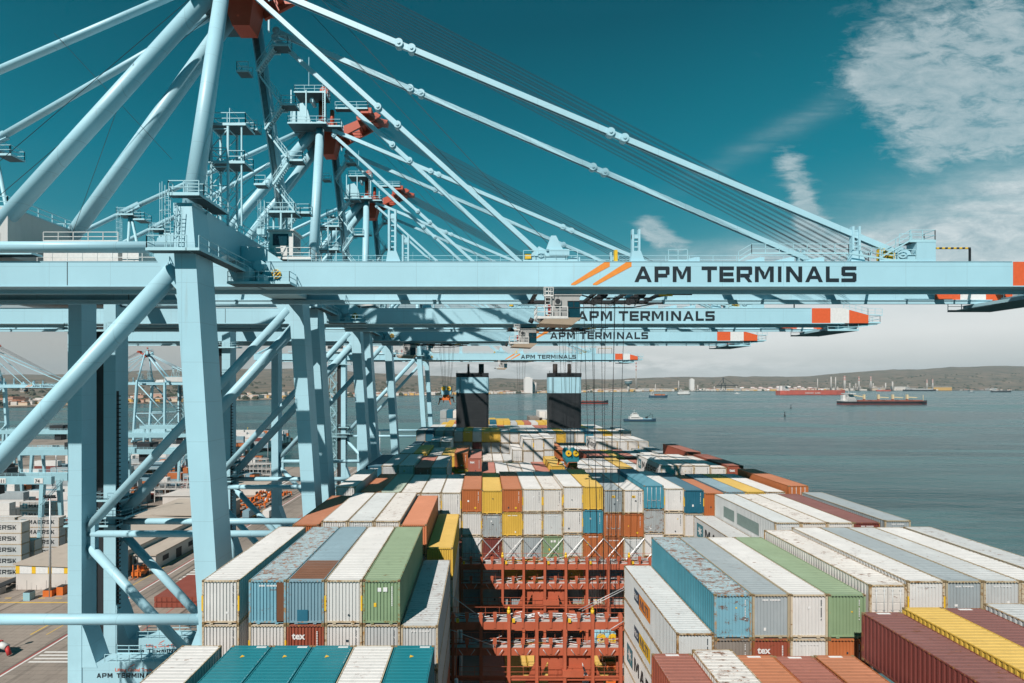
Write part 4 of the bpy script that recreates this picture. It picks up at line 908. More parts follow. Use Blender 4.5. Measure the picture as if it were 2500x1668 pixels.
# every entry: x_left  top(below the camera)  code  [door] [h<height>] [decoration] ; entries after '/' are the tiers underneath
def run(x, *ents): return [(x + i * P5, e) for i, e in enumerate(ents) if e]
ROWS = {
 -1: [(-18.55, '16.1 W')] + run(-15.45, '16.1 T tri', '16.1 T tri', '16.1 T tri', '16.1 W n', '16.1 T tri/ W/ W')
    + run(10.35, '16.6 R bar/ W/ W', '16.35 WR', '16.7 O bar', '16.75 R bar', '16.7 BR bar') + run(23.3, '14.05 M bar', '13.75 Y', '13.8 M bar', '13.5 WG', '13.6 W'),
 0: [(-18.5, '12.9 W hm/ W v')] + run(-15.42, '12.9 B bc/ W hm', '12.9 SB br/ R tex', '12.9 W hm/ W', '12.9 GN lab/ WG', '15.9 WG h h2.9/ W/ WG/ SR/ W/ G')
    + [(12.72, '16.4 WS l1/ WS l2/ W ma/ W/ WG')] + run(15.2, '13.84 B v/ K', '13.84 G h/ R tex', '13.84 W v/ W', '13.84 GN v/ O') + run(25.4, '13.2 WR door/ W', '12.95 W hm', '12.95 G h', '12.95 WG h', '12.95 W') + [(38.0, '12.9 WG')],
 1: run(-18.05, '13.3 BR') + run(-15.32, '12.95 W hm/ W', '12.95 WS/ W', '12.95 WR h', '13.3 OR/ G', '15.5 Y/ W/ G/ WG/ W/ M')
    + [(25.1, '15.7 WG ma/ W')] + run(27.6, '13.1 WS gp/ W', '13.1 WR', '13.1 W', '13.1 M') + [(38.0, '12.9 G h')],
 2: run(-18.2, '12.65 W') + run(-15.2, '13.3 O', '13.3 PG', '13.4 WR', '13.4 W/ W hm', '13.4 W hm/ W')
    + run(-2.65, '12.95 O yr h2.9/ W hm/ W door/ WG/ G', '13.15 Y/ GR h/ M v/ W/ WG', '12.95 O yr/ Y/ WG/ Y/ G', '12.95 W hm/ W hm/ G/ Y/ WG', '12.95 WR hm/ WS h/ GN lab/ SB/ W', '12.65 W hm/ W hm/ WS h/ Y/ G', '12.65 Y/ LB/ O/ G/ W', '13.1 G 45/ BR door/ BR/ SB/ WG', '13.1 W 45/ O yr/ WS h/ R/ W', '12.55 LB door/ GR/ W/ R/ G', '12.9 W hm/ W/ W/ Y/ W')
    + run(24.8, '13.1 DB hm/ W', '13.45 O/ O') + run(29.85, '13.3 SB', '13.3 Y', '13.3 W') + [(37.7, '12.55 O door')],
 3: run(-17.9, '12.5 DB', ) + run(-15.5, '12.4 WG h/ W', '12.4 W h/ G', '12.7 SR/ O v', '12.7 WG h/ GR') + run(-5.3, '15.9 W/ Y')
    + run(27.15, '12.4 W ma/ W', '12.4 WR', '12.4 W', '12.7 WR') + [(37.2, '12.4 R tex')],
 4: run(-15.15, '12.5 W', '12.5 Y', '13.05 WR', '13.05 Y') + run(-5.25, '12.5 O yr/ Y', '13.4 SR tex/ W') + run(-.2, '16.0 SR', '16.2 W', '16.2 WR', '16.1 W', '16.0 SR') + run(12.3, '14.8 Y', '15.3 WR', '15.3 W', '15.3 W', '15.3 W', '15.2 Y/ W', '15.6 W', '15.6 SR')
    + run(32.0, '15.3 W', '14.9 G') + [(37.0, '12.3 R')],
 5: run(-17.9, '15.4 W', '15.4 G', '15.4 W', '15.4 W', '15.4 Y') + run(-5.3, '18.2 W', '18.4 W', '18.4 WG', '18.4 W', '18.3 Y', '18.4 W', '18.4 SR', '18.4 W', '18.2 W', '18.2 O') + run(19.8, '17.8 W', '15.4 R', '15.4 SR', '15.4 Y', '15.4 SR', '15.4 WG', '15.1 W', '14.7 G h'),
 6: run(-17.9, '15.0 DB', '15.2 G') + run(-12.8, '13.8 WG', '13.8 W') + run(-7.7, '18.4 G', '18.4 W', '18.3 W', '18.3 WR', '18.3 W', '18.3 WG') + run(6.9, '15.7 W door/ W') + run(9.5, '13.1 W hm/ W', '13.1 W hm/ W', '12.9 W/ W') + run(17.0, '15.7 O', '16.2 WG', '16.2 W door', '16.2 W')
    + run(27.1, '13.7 W ma', '13.7 WR', '13.7 W', '13.7 WR', '13.7 W hm'),
 7: run(-18.0, '12.5 G/ W', '12.5 DB', '12.5 WG', '12.5 G') + run(-7.9, '12.7 WG/ G', '12.6 Y/ G', '12.7 W/ M', '12.7 Y/ G', '12.7 Y/ G', '12.9 W/ WG', '12.9 W/ W', '12.9 WR', '12.9 W', '12.9 W', '12.9 W', '12.9 Y', '12.9 G', '12.9 WR', '12.9 LB yr', '12.9 W', '12.9 Y', '12.9 W', '12.8 W h') + [(39.6 - 2.45, '12.5 W')],
 9: run(-17.9, '14.4 W', '14.4 W', '14.2 Y', '14.2 W', '14.2 SR', '14.2 W') + run(-2.7, '14.4 G', '14.4 W', '14.4 W', '14.6 SR', '14.6 PG', '14.6 G', '14.6 W', '14.6 W', '14.6 SR', '14.6 SR', '14.6 W', '14.4 Y', '14.4 W', '14.4 W', '14.4 Y', '14.4 W', '14.4 W'),
 10: run(-15.4, '14.6 Y', '13.8 Y', '13.6 SR', '13.6 W') + run(-5.2, '13.9 W', '13.0 Y', '13.4 Y/ W', '13.6 DB', '13.2 Y', '13.2 Y', '14.0 WG', '13.9 Y', '13.9 SR', '13.9 W', '13.9 Y', '13.7 Y', '13.9 W', '13.9 W'),
 11: run(-16.8, '10.4 G/ G/ W', '10.4 DB/ G', '10.4 W/ G') + run(-5, '13.9 W', '13.9 G', '13.9 W', '13.9 Y') + run(18, '13.0 K', '13.0 K') + run(21.8, '10.6 W/ W', '10.6 W'),
}
ROWS[8] = run(-2.6, '31.0 K', '30.6 SR', '31.0 Y', '30.8 Y', '31.2 PG', '31.0 W', '31.0 Y', '31.2 W', '31.0 G', '31.0 W', '31.0 SR')
ROWS[12] = run(-2.6, '31.4 G', '31.0 Y', '31.4 W', '31.2 SR', '31.0 Y')
BAYY[8] = 46.4; BAYY[12] = 32.0
ROWW = {8: 'deep', 12: 'deep', -1: 'nearest', 0: 'second', 1: 'third', 2: 'fourth', 3: 'fifth', 4: 'sixth', 5: 'seventh', 6: 'eighth', 7: 'ninth, just before the funnels,', 9: 'first behind the funnels', 10: 'second behind the funnels', 11: 'last at the stern'}
TIERW = ['', 'directly under the', 'two below the', 'three below the', 'four below the', 'five below the']
FAR = MB(); FARM = ['W', 'Y', 'SR', 'G', 'PG', 'DB', 'K', 'WG']
for rk, ents in ROWS.items():
    ents = sorted(ents, key=lambda e: e[0])
    for idx, (x, s) in enumerate(ents):
        tiers = [q.split() for q in s.split('/')]; top = float(tiers[0].pop(0)) if True else 0
        r = -top
        for ti, tk in enumerate(tiers):
            code = tk[0]; opts = tk[1:]; h = 2.9
            for o in opts:
                if len(o) > 1 and o[0] == 'h' and o[1].isdigit(): h = float(o[1:])
            door = 'door' in opts; mk = next((o for o in opts if o in ('v', 'h', 'n')), None); dc = next((DECO[o] for o in opts if o in DECO), None)
            if dc in (d_tex, d_label): mk = 'n'
            if rk >= 9 and rk != 12 or (rk == 5 and top > 17) or (rk == 8 and idx > 6):
                mi = FARM.index(code) if code in FARM else 0; y_ = BAYY[rk]
                FAR.box(x + .02, x + 2.42, y_, y_ + 12.1, Z(r) - h + .08, Z(r), mi); r -= h + .03; continue
            colw = PAL[code][0]; rw = ROWW[rk]; rown = rw.replace(',', '') if rk < 9 else rw
            if rk < 9: lab = f"{colw} container, {ordinal(idx)} from left in the {rown} deck row" if ti == 0 else f"{colw} container {TIERW[ti]} {ordinal(idx)} from left, {rown} deck row"
            else: lab = f"{colw} container, {ordinal(idx)} from left in the row {rown}" if ti == 0 else f"{colw} container {TIERW[ti]} {ordinal(idx)} from left, row {rown}"
            if rk == 8: lab = f"{colw} container lying deep in the open hold between the lashing bridges, {ordinal(idx)} from left"
            if rk == 12: lab = f"{colw} container deep in the hold before the nearer lashing bridge, {ordinal(idx)} from left"
            if rk == 7: lab = lab.replace('ninth just before the funnels deck row', 'deck row just before the funnels')
            if door: lab = lab.replace('container', 'container with doors', 1)
            container(x, BAYY[rk], r, code, lab, h=h, door=door, marks=mk, deco=dc, detail=rk < 8)
            r -= h + .03

_o = FAR.build('distant_containers', [cm(c) for c in FARM]); _o['kind'] = 'stuff'
print('CONTAINERS', NCON)
# ------------------------------------------------------------------ the container ship
SHIP = thing('container_ship', (10.9, 80, 0), 'huge container ship with red lashing bridges, open hold and twin black and pale blue funnels', 'ship')
HULLP = paint('hull_pale_blue', (.28, .55, .66), dirt=.25); DECKP = paint('deck_red', (.22, .065, .04), rough=.8, dirt=.4)
def SB_(mb, nm, mats, par=None): return mb.build(nm, mats, par or SHIP)
m = MB(); out = [(-18.5, -40), (40.3, -40), (40.3, 195), (38, 212), (33, 222), (-11, 222), (-16, 212), (-18.5, 195)]
m.prismz(out, -6, 17.0); SB_(m, 'hull', HULLP)
m = MB(); m.prismz([(x * .998 + .02, y) for x, y in out], 17.05, 17.2); SB_(m, 'deck', DECKP)
m = MB()
for k in (-1, 0, 1):
    y0 = BAYY[k] - .3
    for i, (xa, xb) in enumerate(((-2.4, 3.4), (3.6, 12.3))): m.box(xa, xb, y0, y0 + 12.7, Z(-36.6), Z(-35.6)); m.box(xa + .4, xb - .4, y0 + .4, y0 + 12.3, Z(-35.6), Z(-35.5), 1)
    if k == 1: m.box(12.5, 24.8, y0, y0 + 12.7, Z(-36.6), Z(-35.6))
SB_(m, 'hatch_covers', [SHIPR, DECKP])
WALK = plain('grating', (.55, .52, .50), .6)
def lashing_bridge(y, x0, x1, lev, pitch, full):
    """tall post-and-beam bridge across the ship"""
    m = MB(); xs = []; x = x0
    while x <= x1 + .1: xs.append(x); x += pitch
    for x in xs: m.box(x - .14, x + .14, y - .3, y + .05, Z(-35.8), Z(lev + .9))
    for x in xs: m.box(x - .09, x + .09, y + .95, y + 1.1, Z(-35.8), Z(lev + .4))
    for i, x in enumerate(xs): m.prism([(x - .2, Z(lev + .9)), (x + .2, Z(lev + .9)), (x + .12, Z(lev + 1.25)), (x - .12, Z(lev + 1.25))], y - .3, y + .1)
    lb = SB_(m, 'lashing_bridge', SHIPR)
    m = MB()
    for k, r in enumerate((lev + .4, lev - 1.95, lev - 4.5, lev - 7.2)):
        if k >= 2 and not full: continue
        hh = .62 if k < 2 else .34
        m.box(x0 - .9, x1 + .6, y - .12, y + .08, Z(r - hh), Z(r)) 
        for x in xs[:-1]:
            xm = x + pitch / 2; m.box(xm - .1, xm + .1, y - .2, y - .12, Z(r - .45), Z(r + .7)) if k < 2 else None; m.box(xm - .17, xm + .17, y - .24, y - .04, Z(r + .45), Z(r + .95)) if k < 2 else None
    # big sloping stiffener frames under the second level
    for xm in (x0 + 10.2,):
        m.prism([(xm - 4.4, Z(lev - 7.1)), (xm - 3.2, Z(lev - 7.1)), (xm - 1.6, Z(lev - 3.4)), (xm + 1.6, Z(lev - 3.4)), (xm + 3.2, Z(lev - 7.1)), (xm + 4.4, Z(lev - 7.1)), (xm + 2.4, Z(lev - 2.8)), (xm - 2.4, Z(lev - 2.8))], y + .3, y + .5)
        m.box(xm - 1.5, xm + 1.6, y + .3, y + .5, Z(lev - 7.1), Z(lev - 3.4)); m.box(xm - .3, xm + 1.6, y - .4, y + .3, Z(lev - 4.4), Z(lev - 3.8)); m.box(xm - .2, xm + 1.7, y - .45, y - .35, Z(lev - 6.2), Z(lev - 5.2), 1)
    SB_(m, 'cross_girders', [SHIPR, DARK], lb)
    m = MB()
    for k, r in enumerate((lev + .4, lev - 1.95)):
        m.box(x0 - .9, x1 + .6, y + .1, y + .62, Z(r - .1), Z(r - .02), 0)
        m.rail([(x0 - .9, y + .6, Z(r)), (x1 + .6, y + .6, Z(r))], 1.1, .03, 1.27, 1)
    for r in (lev - 4.5, lev - 7.2): m.rail([(x0 + .5, y - .25, Z(r)), (x1, y - .25, Z(r))], 1.0, .03, 1.4, 1)
    SB_(m, 'walkway', [WALK, SHIPR], lb)
    m = MB(); rr = random.Random(int(y))
    for k, r in enumerate((lev + .4, lev - 1.95)):
        for i in range(46 if k == 0 else 26):
            xx = rr.uniform(x0 - .6, x1 - 1.5); a = rr.uniform(-.12, .12); ln = rr.uniform(1.6, 3.2)
            m.tube((xx, y + rr.uniform(.15, .9), Z(r + .06 + rr.random() * .5)), (xx + ln, y + rr.uniform(.15, .9), Z(r + .06 + rr.random() * .6 + a)), .028, n=4)
    for x in xs[:-1]:
        for s_ in (.55, pitch - .55): m.tube((x + s_, y - .35, Z(lev - 1.9)), (x + s_ + (.35 if s_ < 1 else -.35), y - .35, Z(lev - 2.4)), .035, n=5)
    SB_(m, 'lashing_rods', GALV, lb)
    m = MB()
    for x in xs[2::3]: m.tube((x, y - .1, Z(lev + 1.2)), (x, y - .1, Z(lev + 1.6)), .16, n=10); m.tube((x, y - .1, Z(lev + 1.6)), (x, y - .1, Z(lev + 1.85)), .16, .05, n=10)
    for x in xs[::2]: m.box(x + .3, x + .55, y - .3, y - .1, Z(lev + .5), Z(lev + .8))
    SB_(m, 'lamp', YEL, lb)
    return lb
lashing_bridge(59.1, -2.75, 25.1, -22.05, 2.53, True)
lashing_bridge(44.7, -2.75, 12.4, -22.05, 2.53, True)
lashing_bridge(30.6, -2.75, 10.2, -24.5, 2.53, True)
m = MB(); m.tube((-2.45, 58.6, Z(-22)), (-2.45, 58.6, Z(-34)), .07, n=6); m.tube((-2.45, 44.2, Z(-22)), (-2.45, 44.2, Z(-34)), .08, n=6)
SB_(m, 'pipes', SHIPR)
# long lashing rods crossing the lowest visible containers of the fourth row
m = MB(); yl = BAYY[2] - .12
for i in range(11):
    xa = -2.65 + i * 2.5; zt, zb = -18.95, -21.4
    for o in (0, .09):
        m.tube((xa - .05, yl, Z(zt - o)), (xa + 2.3, yl - .4, Z(zb - o)), .022, n=4); m.tube((xa + 2.5, yl, Z(zt - o)), (xa + .15, yl - .4, Z(zb - o)), .022, n=4)
for p, q in (((-3.2, 43.9, -18.6), (-.9, 44.4, -20.6)), ((-3.0, 43.9, -18.8), (-.7, 44.4, -20.7)), ((-3.4, 43.6, -21.6), (1.0, 44.3, -23.6)), ((12.6, 44, -18.2), (8.6, 44.4, -20.4)), ((12.6, 44, -18.4), (8.9, 44.4, -20.5)), ((12.6, 44, -21.2), (10.4, 44.4, -22.8)), ((-3.0, 30, -18.8), (.4, 30.3, -21))):
    m.tube((p[0], p[1], Z(p[2])), (q[0], q[1], Z(q[2])), .03, n=5)
SB_(m, 'lashing_rods', GALV)
# white pipe ends and hoops deep inside, left side of the hold
m = MB()
for y in (34, 40, 48): m.tube((-2.2, y, Z(-24)), (-2.2, y, Z(-34)), .16, n=10)
SB_(m, 'vent_pipes', GALV)
# funnels
FB = paint('funnel_black', (.022, .026, .03), rough=.5, dirt=.2); FL = paint('funnel_blue', (.40, .66, .76), rough=.5, dirt=.1)
for k, xc in enumerate((-3.35, 25.0)):
    m = MB(); x0, x1, y0, y1 = xc - 5.0, xc + 5.0, 150.0, 154.6
    def sect(z0, z1, mi, e=0.0):
        c = .7; P_ = [(x0 - e + c, y0 - e), (x1 + e - c, y0 - e), (x1 + e - .2, y0 - e + .2), (x1 + e, y0 - e + c), (x1 + e, y1 + e), (x0 - e, y1 + e), (x0 - e, y0 - e + c), (x0 - e + .2, y0 - e + .2)]
        m.prismz(P_, z0, z1, mi)
    sect(17.2, Z(-2.75), 0); sect(Z(-2.75), Z(2.1), 1, .01); sect(Z(2.1), Z(2.35), 0, .02)
    f_ = SB_(m, 'funnel', [FB, FL])
    m = MB(); [m.box(x0 + .4, x1 - .4, y0 - .03, y0 - .01, Z(q), Z(q + .05)) for q in (-5.4, -8.2, -11.0)]; m.ladder(x0 + 1.2, y0 - .15, Z(-13), Z(2.3), cage=False, wid=.4); [m.box(x1 - 3.0, x1 - 1.2, y0 - .06, y0 - .01, Z(-6.8 + k * .16), Z(-6.72 + k * .16)) for k in range(9)]
    SB_(m, 'ladder_and_louvres', plain('funnel_fittings', (.05, .055, .06), .5), f_)
    m = MB()
    for xa, xb in ((x0, x0 + 1.9), (x1 - 1.9, x1)): m.box(xa, xb, y0 + .02, y0 + .3, Z(2.35), Z(3.4))
    m.box(x0, x1, y1 - .3, y1, Z(2.35), Z(3.4)); m.rail([(x0 + 1.9, y0 + .1, Z(2.35)), (x1 - 1.9, y0 + .1, Z(2.35))], 1.05, .12, 1.1); m.tube((x0 + .3, y0 + .3, Z(3.4)), (x0 + .3, y0 + .3, Z(4.1)), .05)
    SB_(m, 'funnel_rim', FB, f_)
    m = MB()
    pp = ((-1.25, .34), (2.35, .45), (3.05, .5)) if k == 0 else ((-2.8, .72), (1.35, .35), (1.85, .3))
    for dx, rr_ in pp: m.tube((xc + dx, 152, Z(2.3)), (xc + dx, 152, Z(6.2)), rr_, n=18); m.tube((xc + dx, 152, Z(6.2)), (xc + dx, 152, Z(6.25)), rr_ * .8, n=14)
    for dx in (pp[0][0], pp[1][0]): m.beam((xc + dx - 1.0, 151.5, Z(2.4)), (xc + dx - .3, 151.8, Z(3.9)), .1, .1); m.beam((xc + dx + 1.0, 151.5, Z(2.4)), (xc + dx + .3, 151.8, Z(3.9)), .1, .1)
    SB_(m, 'exhaust_pipe', plain('sooty', (.03, .024, .02), .7), f_)
m = MB(); m.box(-9, 31, 147.5, 158.5, 17.2, Z(-16.5)); SB_(m, 'engine_casing', CABW)

# ------------------------------------------------------------------ water, quay, land
def W(px, py_or_Y, Y=None):
    return (px - VX) / F * Y, Y
def water_mat():
    m, t, b = nodemat('sea_water'); n = t.nodes; l = t.links
    tc = n.new('ShaderNodeTexCoord')
    def nz(scale, det, ms, rough_=.6, dist=0):
        mp = n.new('ShaderNodeMapping'); mp.inputs['Scale'].default_value = ms; mp.inputs['Rotation'].default_value = (0, 0, R(12)); l.new(tc.outputs['Object'], mp.inputs[0])
        z = n.new('ShaderNodeTexNoise'); z.inputs['Scale'].default_value = scale; z.inputs['Detail'].default_value = det; z.inputs['Roughness'].default_value = rough_; z.inputs['Distortion'].default_value = dist
        l.new(mp.outputs[0], z.inputs['Vector']); return z.outputs[0]
    big = nz(.004, 5, (.35, 1.6, 1), .6, 1.2); mr = n.new('ShaderNodeMapRange'); mr.inputs[1].default_value = .46; mr.inputs[2].default_value = .58; l.new(big, mr.inputs[0])
    mx = n.new('ShaderNodeMix'); mx.data_type = 'RGBA'; l.new(mr.outputs[0], mx.inputs[0]); mx.inputs[6].default_value = (.016, .07, .08, 1); mx.inputs[7].default_value = (.095, .19, .195, 1)
    l.new(mx.outputs[2], b.inputs['Base Color'])
    r2 = n.new('ShaderNodeMapRange'); r2.inputs[3].default_value = .16; r2.inputs[4].default_value = .34; l.new(mr.outputs[0], r2.inputs[0]); l.new(r2.outputs[0], b.inputs['Roughness'])
    ad = n.new('ShaderNodeMath'); ad.operation = 'ADD'; l.new(nz(.16, 6, (.55, 1.6, 1), .62, .3), ad.inputs[0])
    mm = n.new('ShaderNodeMath'); mm.operation = 'MULTIPLY'; mm.inputs[1].default_value = 2.2; l.new(nz(.03, 4, (.5, 1.5, 1)), mm.inputs[0]); l.new(mm.outputs[0], ad.inputs[1])
    bp = n.new('ShaderNodeBump'); bp.inputs['Strength'].default_value = 1.0; bp.inputs['Distance'].default_value = 1.5; l.new(ad.outputs[0], bp.inputs['Height']); l.new(bp.outputs[0], b.inputs['Normal'])
    b.inputs['IOR'].default_value = 1.33; return m
m = MB(); m.add([(-9000, -400, 0), (12000, -400, 0), (12000, 13000, 0), (-9000, 13000, 0)], [(0, 1, 2, 3)]); o = m.build('water', water_mat()); struct(o)

def ground_mat(name, cols, scale=.05, seams=None):
    m, t, b = nodemat(name); n = t.nodes; l = t.links; tc = n.new('ShaderNodeTexCoord')
    z = n.new('ShaderNodeTexNoise'); z.inputs['Scale'].default_value = scale; z.inputs['Detail'].default_value = 9; z.inputs['Roughness'].default_value = .68; l.new(tc.outputs['Object'], z.inputs['Vector'])
    r = n.new('ShaderNodeValToRGB'); l.new(z.outputs[0], r.inputs[0]); r.color_ramp.elements[0].position = .28; r.color_ramp.elements[1].position = .75
    r.color_ramp.elements[0].color = (*cols[0], 1); r.color_ramp.elements[1].color = (*cols[-1], 1)
    for i, c in enumerate(cols[1:-1]): e = r.color_ramp.elements.new(.28 + .47 * (i + 1) / (len(cols) - 1)); e.color = (*c, 1)
    c = r.outputs[0]
    if seams:
        mp = n.new('ShaderNodeMapping'); mp.inputs['Scale'].default_value = (seams[0], seams[1], 1); l.new(tc.outputs['Object'], mp.inputs[0])
        z2 = n.new('ShaderNodeTexNoise'); z2.inputs['Scale'].default_value = 1; z2.inputs['Detail'].default_value = 6; l.new(mp.outputs[0], z2.inputs['Vector'])
        mr = n.new('ShaderNodeMapRange'); mr.inputs[1].default_value = .58; mr.inputs[2].default_value = .75; l.new(z2.outputs[0], mr.inputs[0])
        mx = n.new('ShaderNodeMix'); mx.data_type = 'RGBA'; l.new(mr.outputs[0], mx.inputs[0]); l.new(c, mx.inputs[6]); mx.inputs[7].default_value = (*[q * .45 for q in cols[0]], 1); c = mx.outputs[2]
        br = n.new('ShaderNodeTexBrick'); br.inputs['Color1'].default_value = (1, 1, 1, 1); br.inputs['Color2'].default_value = (.93, .92, .92, 1); br.inputs['Mortar'].default_value = (.62, .6, .6, 1); br.inputs['Scale'].default_value = .2; br.inputs['Mortar Size'].default_value = .008
        l.new(tc.outputs['Object'], br.inputs['Vector']); mu = n.new('ShaderNodeMix'); mu.data_type = 'RGBA'; mu.blend_type = 'MULTIPLY'; mu.inputs[0].default_value = 1; l.new(c, mu.inputs[6]); l.new(br.outputs[0], mu.inputs[7]); c = mu.outputs[2]
    l.new(c, b.inputs['Base Color']); b.inputs['Roughness'].default_value = .9; return m
QP = [(-19.9, -60), (-19.9, 303), (-178, 303), (-178, 455), (-900, 455), (-900, -60)]
m = MB(); m.prismz(QP, -4, 3.0); struct(m.build('quay', ground_mat('quay_concrete', [(.16, .14, .12), (.31, .265, .225), (.40, .34, .285)], .06, (.5, .012))))
RED = plain('red_line', (.42, .05, .05), .8); WL = plain('white_line', (.72, .70, .67), .8); YL = plain('yellow_line', (.75, .48, .06), .8); RAILM = plain('rail_groove', (.05, .045, .04), .7)
def marking(name, quads, mat_, z=3.006):
    m = MB()
    for x0, x1, y0, y1 in quads: m.add([(x0, y0, z), (x1, y0, z), (x1, y1, z), (x0, y1, z)], [(0, 1, 2, 3)])
    struct(m.build(name, mat_))
marking('red_road_line', [(-84.9, -84.6, 60, 303), (-70.6, -70.4, 60, 300), (-33, -32.8, 60, 300), (-38.6, -38.4, 60, 300), (-97.5, -97.3, 170, 300)], RED)
marking('white_road_line', [(-84.5, -84.1, 60, 303)] + [(-83.5, -73.5, 90 + k * 1.1, 90.5 + k * 1.1) for k in range(4)] + [(-80, -70.8, 128 + k * 1.7, 128.8 + k * 1.7) for k in range(6)] + [(-80, -72, 103 + k * 1.6, 103.7 + k * 1.6) for k in range(3)] + [(-120 + k * 2.2, -119.2 + k * 2.2, 235, 262) for k in range(9)] + [(-95 + k * 5, -94.7 + k * 5, 240, 300) for k in range(9)], WL)
marking('yellow_road_line', [(-118, -92, 114.6, 115.0), (-112, -92, 105.5, 106.0), (-92.3, -92, 100, 160), (-89, -88.8, 100, 200)] + [(-118 + k * 4, -116.5 + k * 4, 117, 117.3) for k in range(7)], YL)
marking('crane_rail', [(x - .12, x + .12, -40, 300) for x in (-21.5, -53.8)] + [(-45, -44.8, 40, 300), (-62, -61.8, 40, 300)], RAILM)
m = MB(); m.box(-20.6, -19.85, -60, 303, 3.0, 3.25); struct(m.build('quay_edge', plain('quay_kerb', (.55, .50, .40))))
m = MB(); m.add([(-330, 372, 3.02), (-275, 372, 3.02), (-275, 400, 3.02), (-330, 400, 3.02)], [(0, 1, 2, 3)]); o = m.build('grass', plain('grass', (.07, .14, .04), .9)); o['kind'] = 'stuff'

SH = [(-900, 700), (-500, 850), (-200, 1000), (0, 1117), (200, 1246), (430, 1409), (640, 1661), (800, 1906), (1050, 2314), (1200, 2592), (1340, 2945), (1480, 3240), (1620, 3560), (1900, 3800), (2300, 3950), (2700, 4100), (3400, 4300)]
SIL = [(-900, 900), (0, 915), (150, 915), (350, 904), (640, 901), (790, 902), (904, 911), (1068, 919), (1200, 924), (1400, 926), (1520, 926), (1600, 922), (1800, 919), (1950, 921), (2030, 913), (2140, 904), (2230, 902), (2310, 896), (2440, 893), (2500, 895), (2700, 886), (3400, 880)]
def interp(T, x):
    if x <= T[0][0]: return T[0][1]
    for (a, b), (c, d) in zip(T, T[1:]):
        if x <= c: return b + (d - b) * (x - a) / (c - a)
    return T[-1][1]
from mathutils import noise as mn
def dist_at(px, t): s = interp(SH, px); return s + t * (5200 if px < 900 else 3600)
def height_at(px, t):
    D = dist_at(px, t); s = interp(SIL, px); top = CZ + (VY - s) / F * dist_at(px, .8)
    e = min(1, t / .8); k = (e ** 1.6) if px < 1900 else (max(0, e - .05) / .95) ** 1.1
    x = (px - VX) / F * D
    n1 = mn.fractal(Vector((x * .0011, D * .0011, 0)), 1.0, 2.0, 5); n2 = mn.fractal(Vector((x * .005, D * .005, 3)), 1.0, 2.0, 4)
    h = 2.5 + (top - 2.5) * k * (1 + .16 * n1 * (1 - e * .7)) + n2 * 9 * k
    if t > .8: h -= (t - .8) * 600
    return max(2.2 if t > 0 else -1, h)
m = MB(); pxs = [-900 + 20 * i for i in range(216)]; ts = [0, .004, .012, .03, .06, .1, .15, .2, .26, .32, .38, .44, .5, .56, .62, .68, .74, .8, .86, .95]
vs = []
for t in ts:
    for p in pxs: D = dist_at(p, t); vs.append(((p - VX) / F * D, D, height_at(p, t)))
n_ = len(pxs); fs = [(j * n_ + i, j * n_ + i + 1, (j + 1) * n_ + i + 1, (j + 1) * n_ + i) for j in range(len(ts) - 1) for i in range(n_ - 1)]
m.add(vs, fs, 0, True)
HILLM = ground_mat('hill_scrub', [(.055, .06, .045), (.11, .10, .07), (.23, .17, .125), (.33, .245, .18)], .0075)
struct(m.build('hills', HILLM))
m = MB(); q = [p for p in pxs if p < 1560]; vs = []
for p in q:
    for dd, z in ((-6, .1), (38 if p < 500 else 30, 2.9)): D = interp(SH, p) + dd; vs.append(((p - VX) / F * D, D, z + .8))
m.add(vs, [(2 * i, 2 * i + 2, 2 * i + 3, 2 * i + 1) for i in range(len(q) - 1)]); struct(m.build('beach', plain('beach_sand', (.55, .46, .37), .9)))

# shore woodland, one mass
def blobs(name, n, pr, tr, r0, r1, mat_, seed):
    rr = random.Random(seed); m = MB()
    for _ in range(n):
        p = rr.uniform(*pr); t = rr.uniform(*tr) ** 1.0; D = dist_at(p, t); x = (p - VX) / F * D; z = height_at(p, t)
        if mn.noise(Vector((x * .004, D * .004, seed))) < -.05: continue
        r = rr.uniform(r0, r1); k = 7
        ring = [(x + r * math.cos(a) * rr.uniform(.7, 1.2), D + r * math.sin(a), z - 1) for a in [2 * math.pi * i / k for i in range(k)]]
        mid = [(x + r * .85 * math.cos(a + .4) * rr.uniform(.7, 1.1), D + r * .8 * math.sin(a + .4), z + r * rr.uniform(.5, .8)) for a in [2 * math.pi * i / k for i in range(k)]]
        b = ring + mid + [(x, D, z + r * rr.uniform(.9, 1.15))]
        m.add(b, [(i, (i + 1) % k, k + (i + 1) % k, k + i) for i in range(k)] + [(k + i, k + (i + 1) % k, 2 * k) for i in range(k)])
    o = m.build(name, mat_); o['kind'] = 'stuff'; return o
WOODM = plain('woodland_leaves', (.05, .065, .04), .9)
blobs('shore_woodland', 1500, (-100, 2700), (.004, .10), 6, 15, WOODM, 3)
blobs('hill_woodland', 1500, (-200, 2700), (.08, .5), 5, 14, plain('hill_bush', (.085, .09, .06), .9), 5)

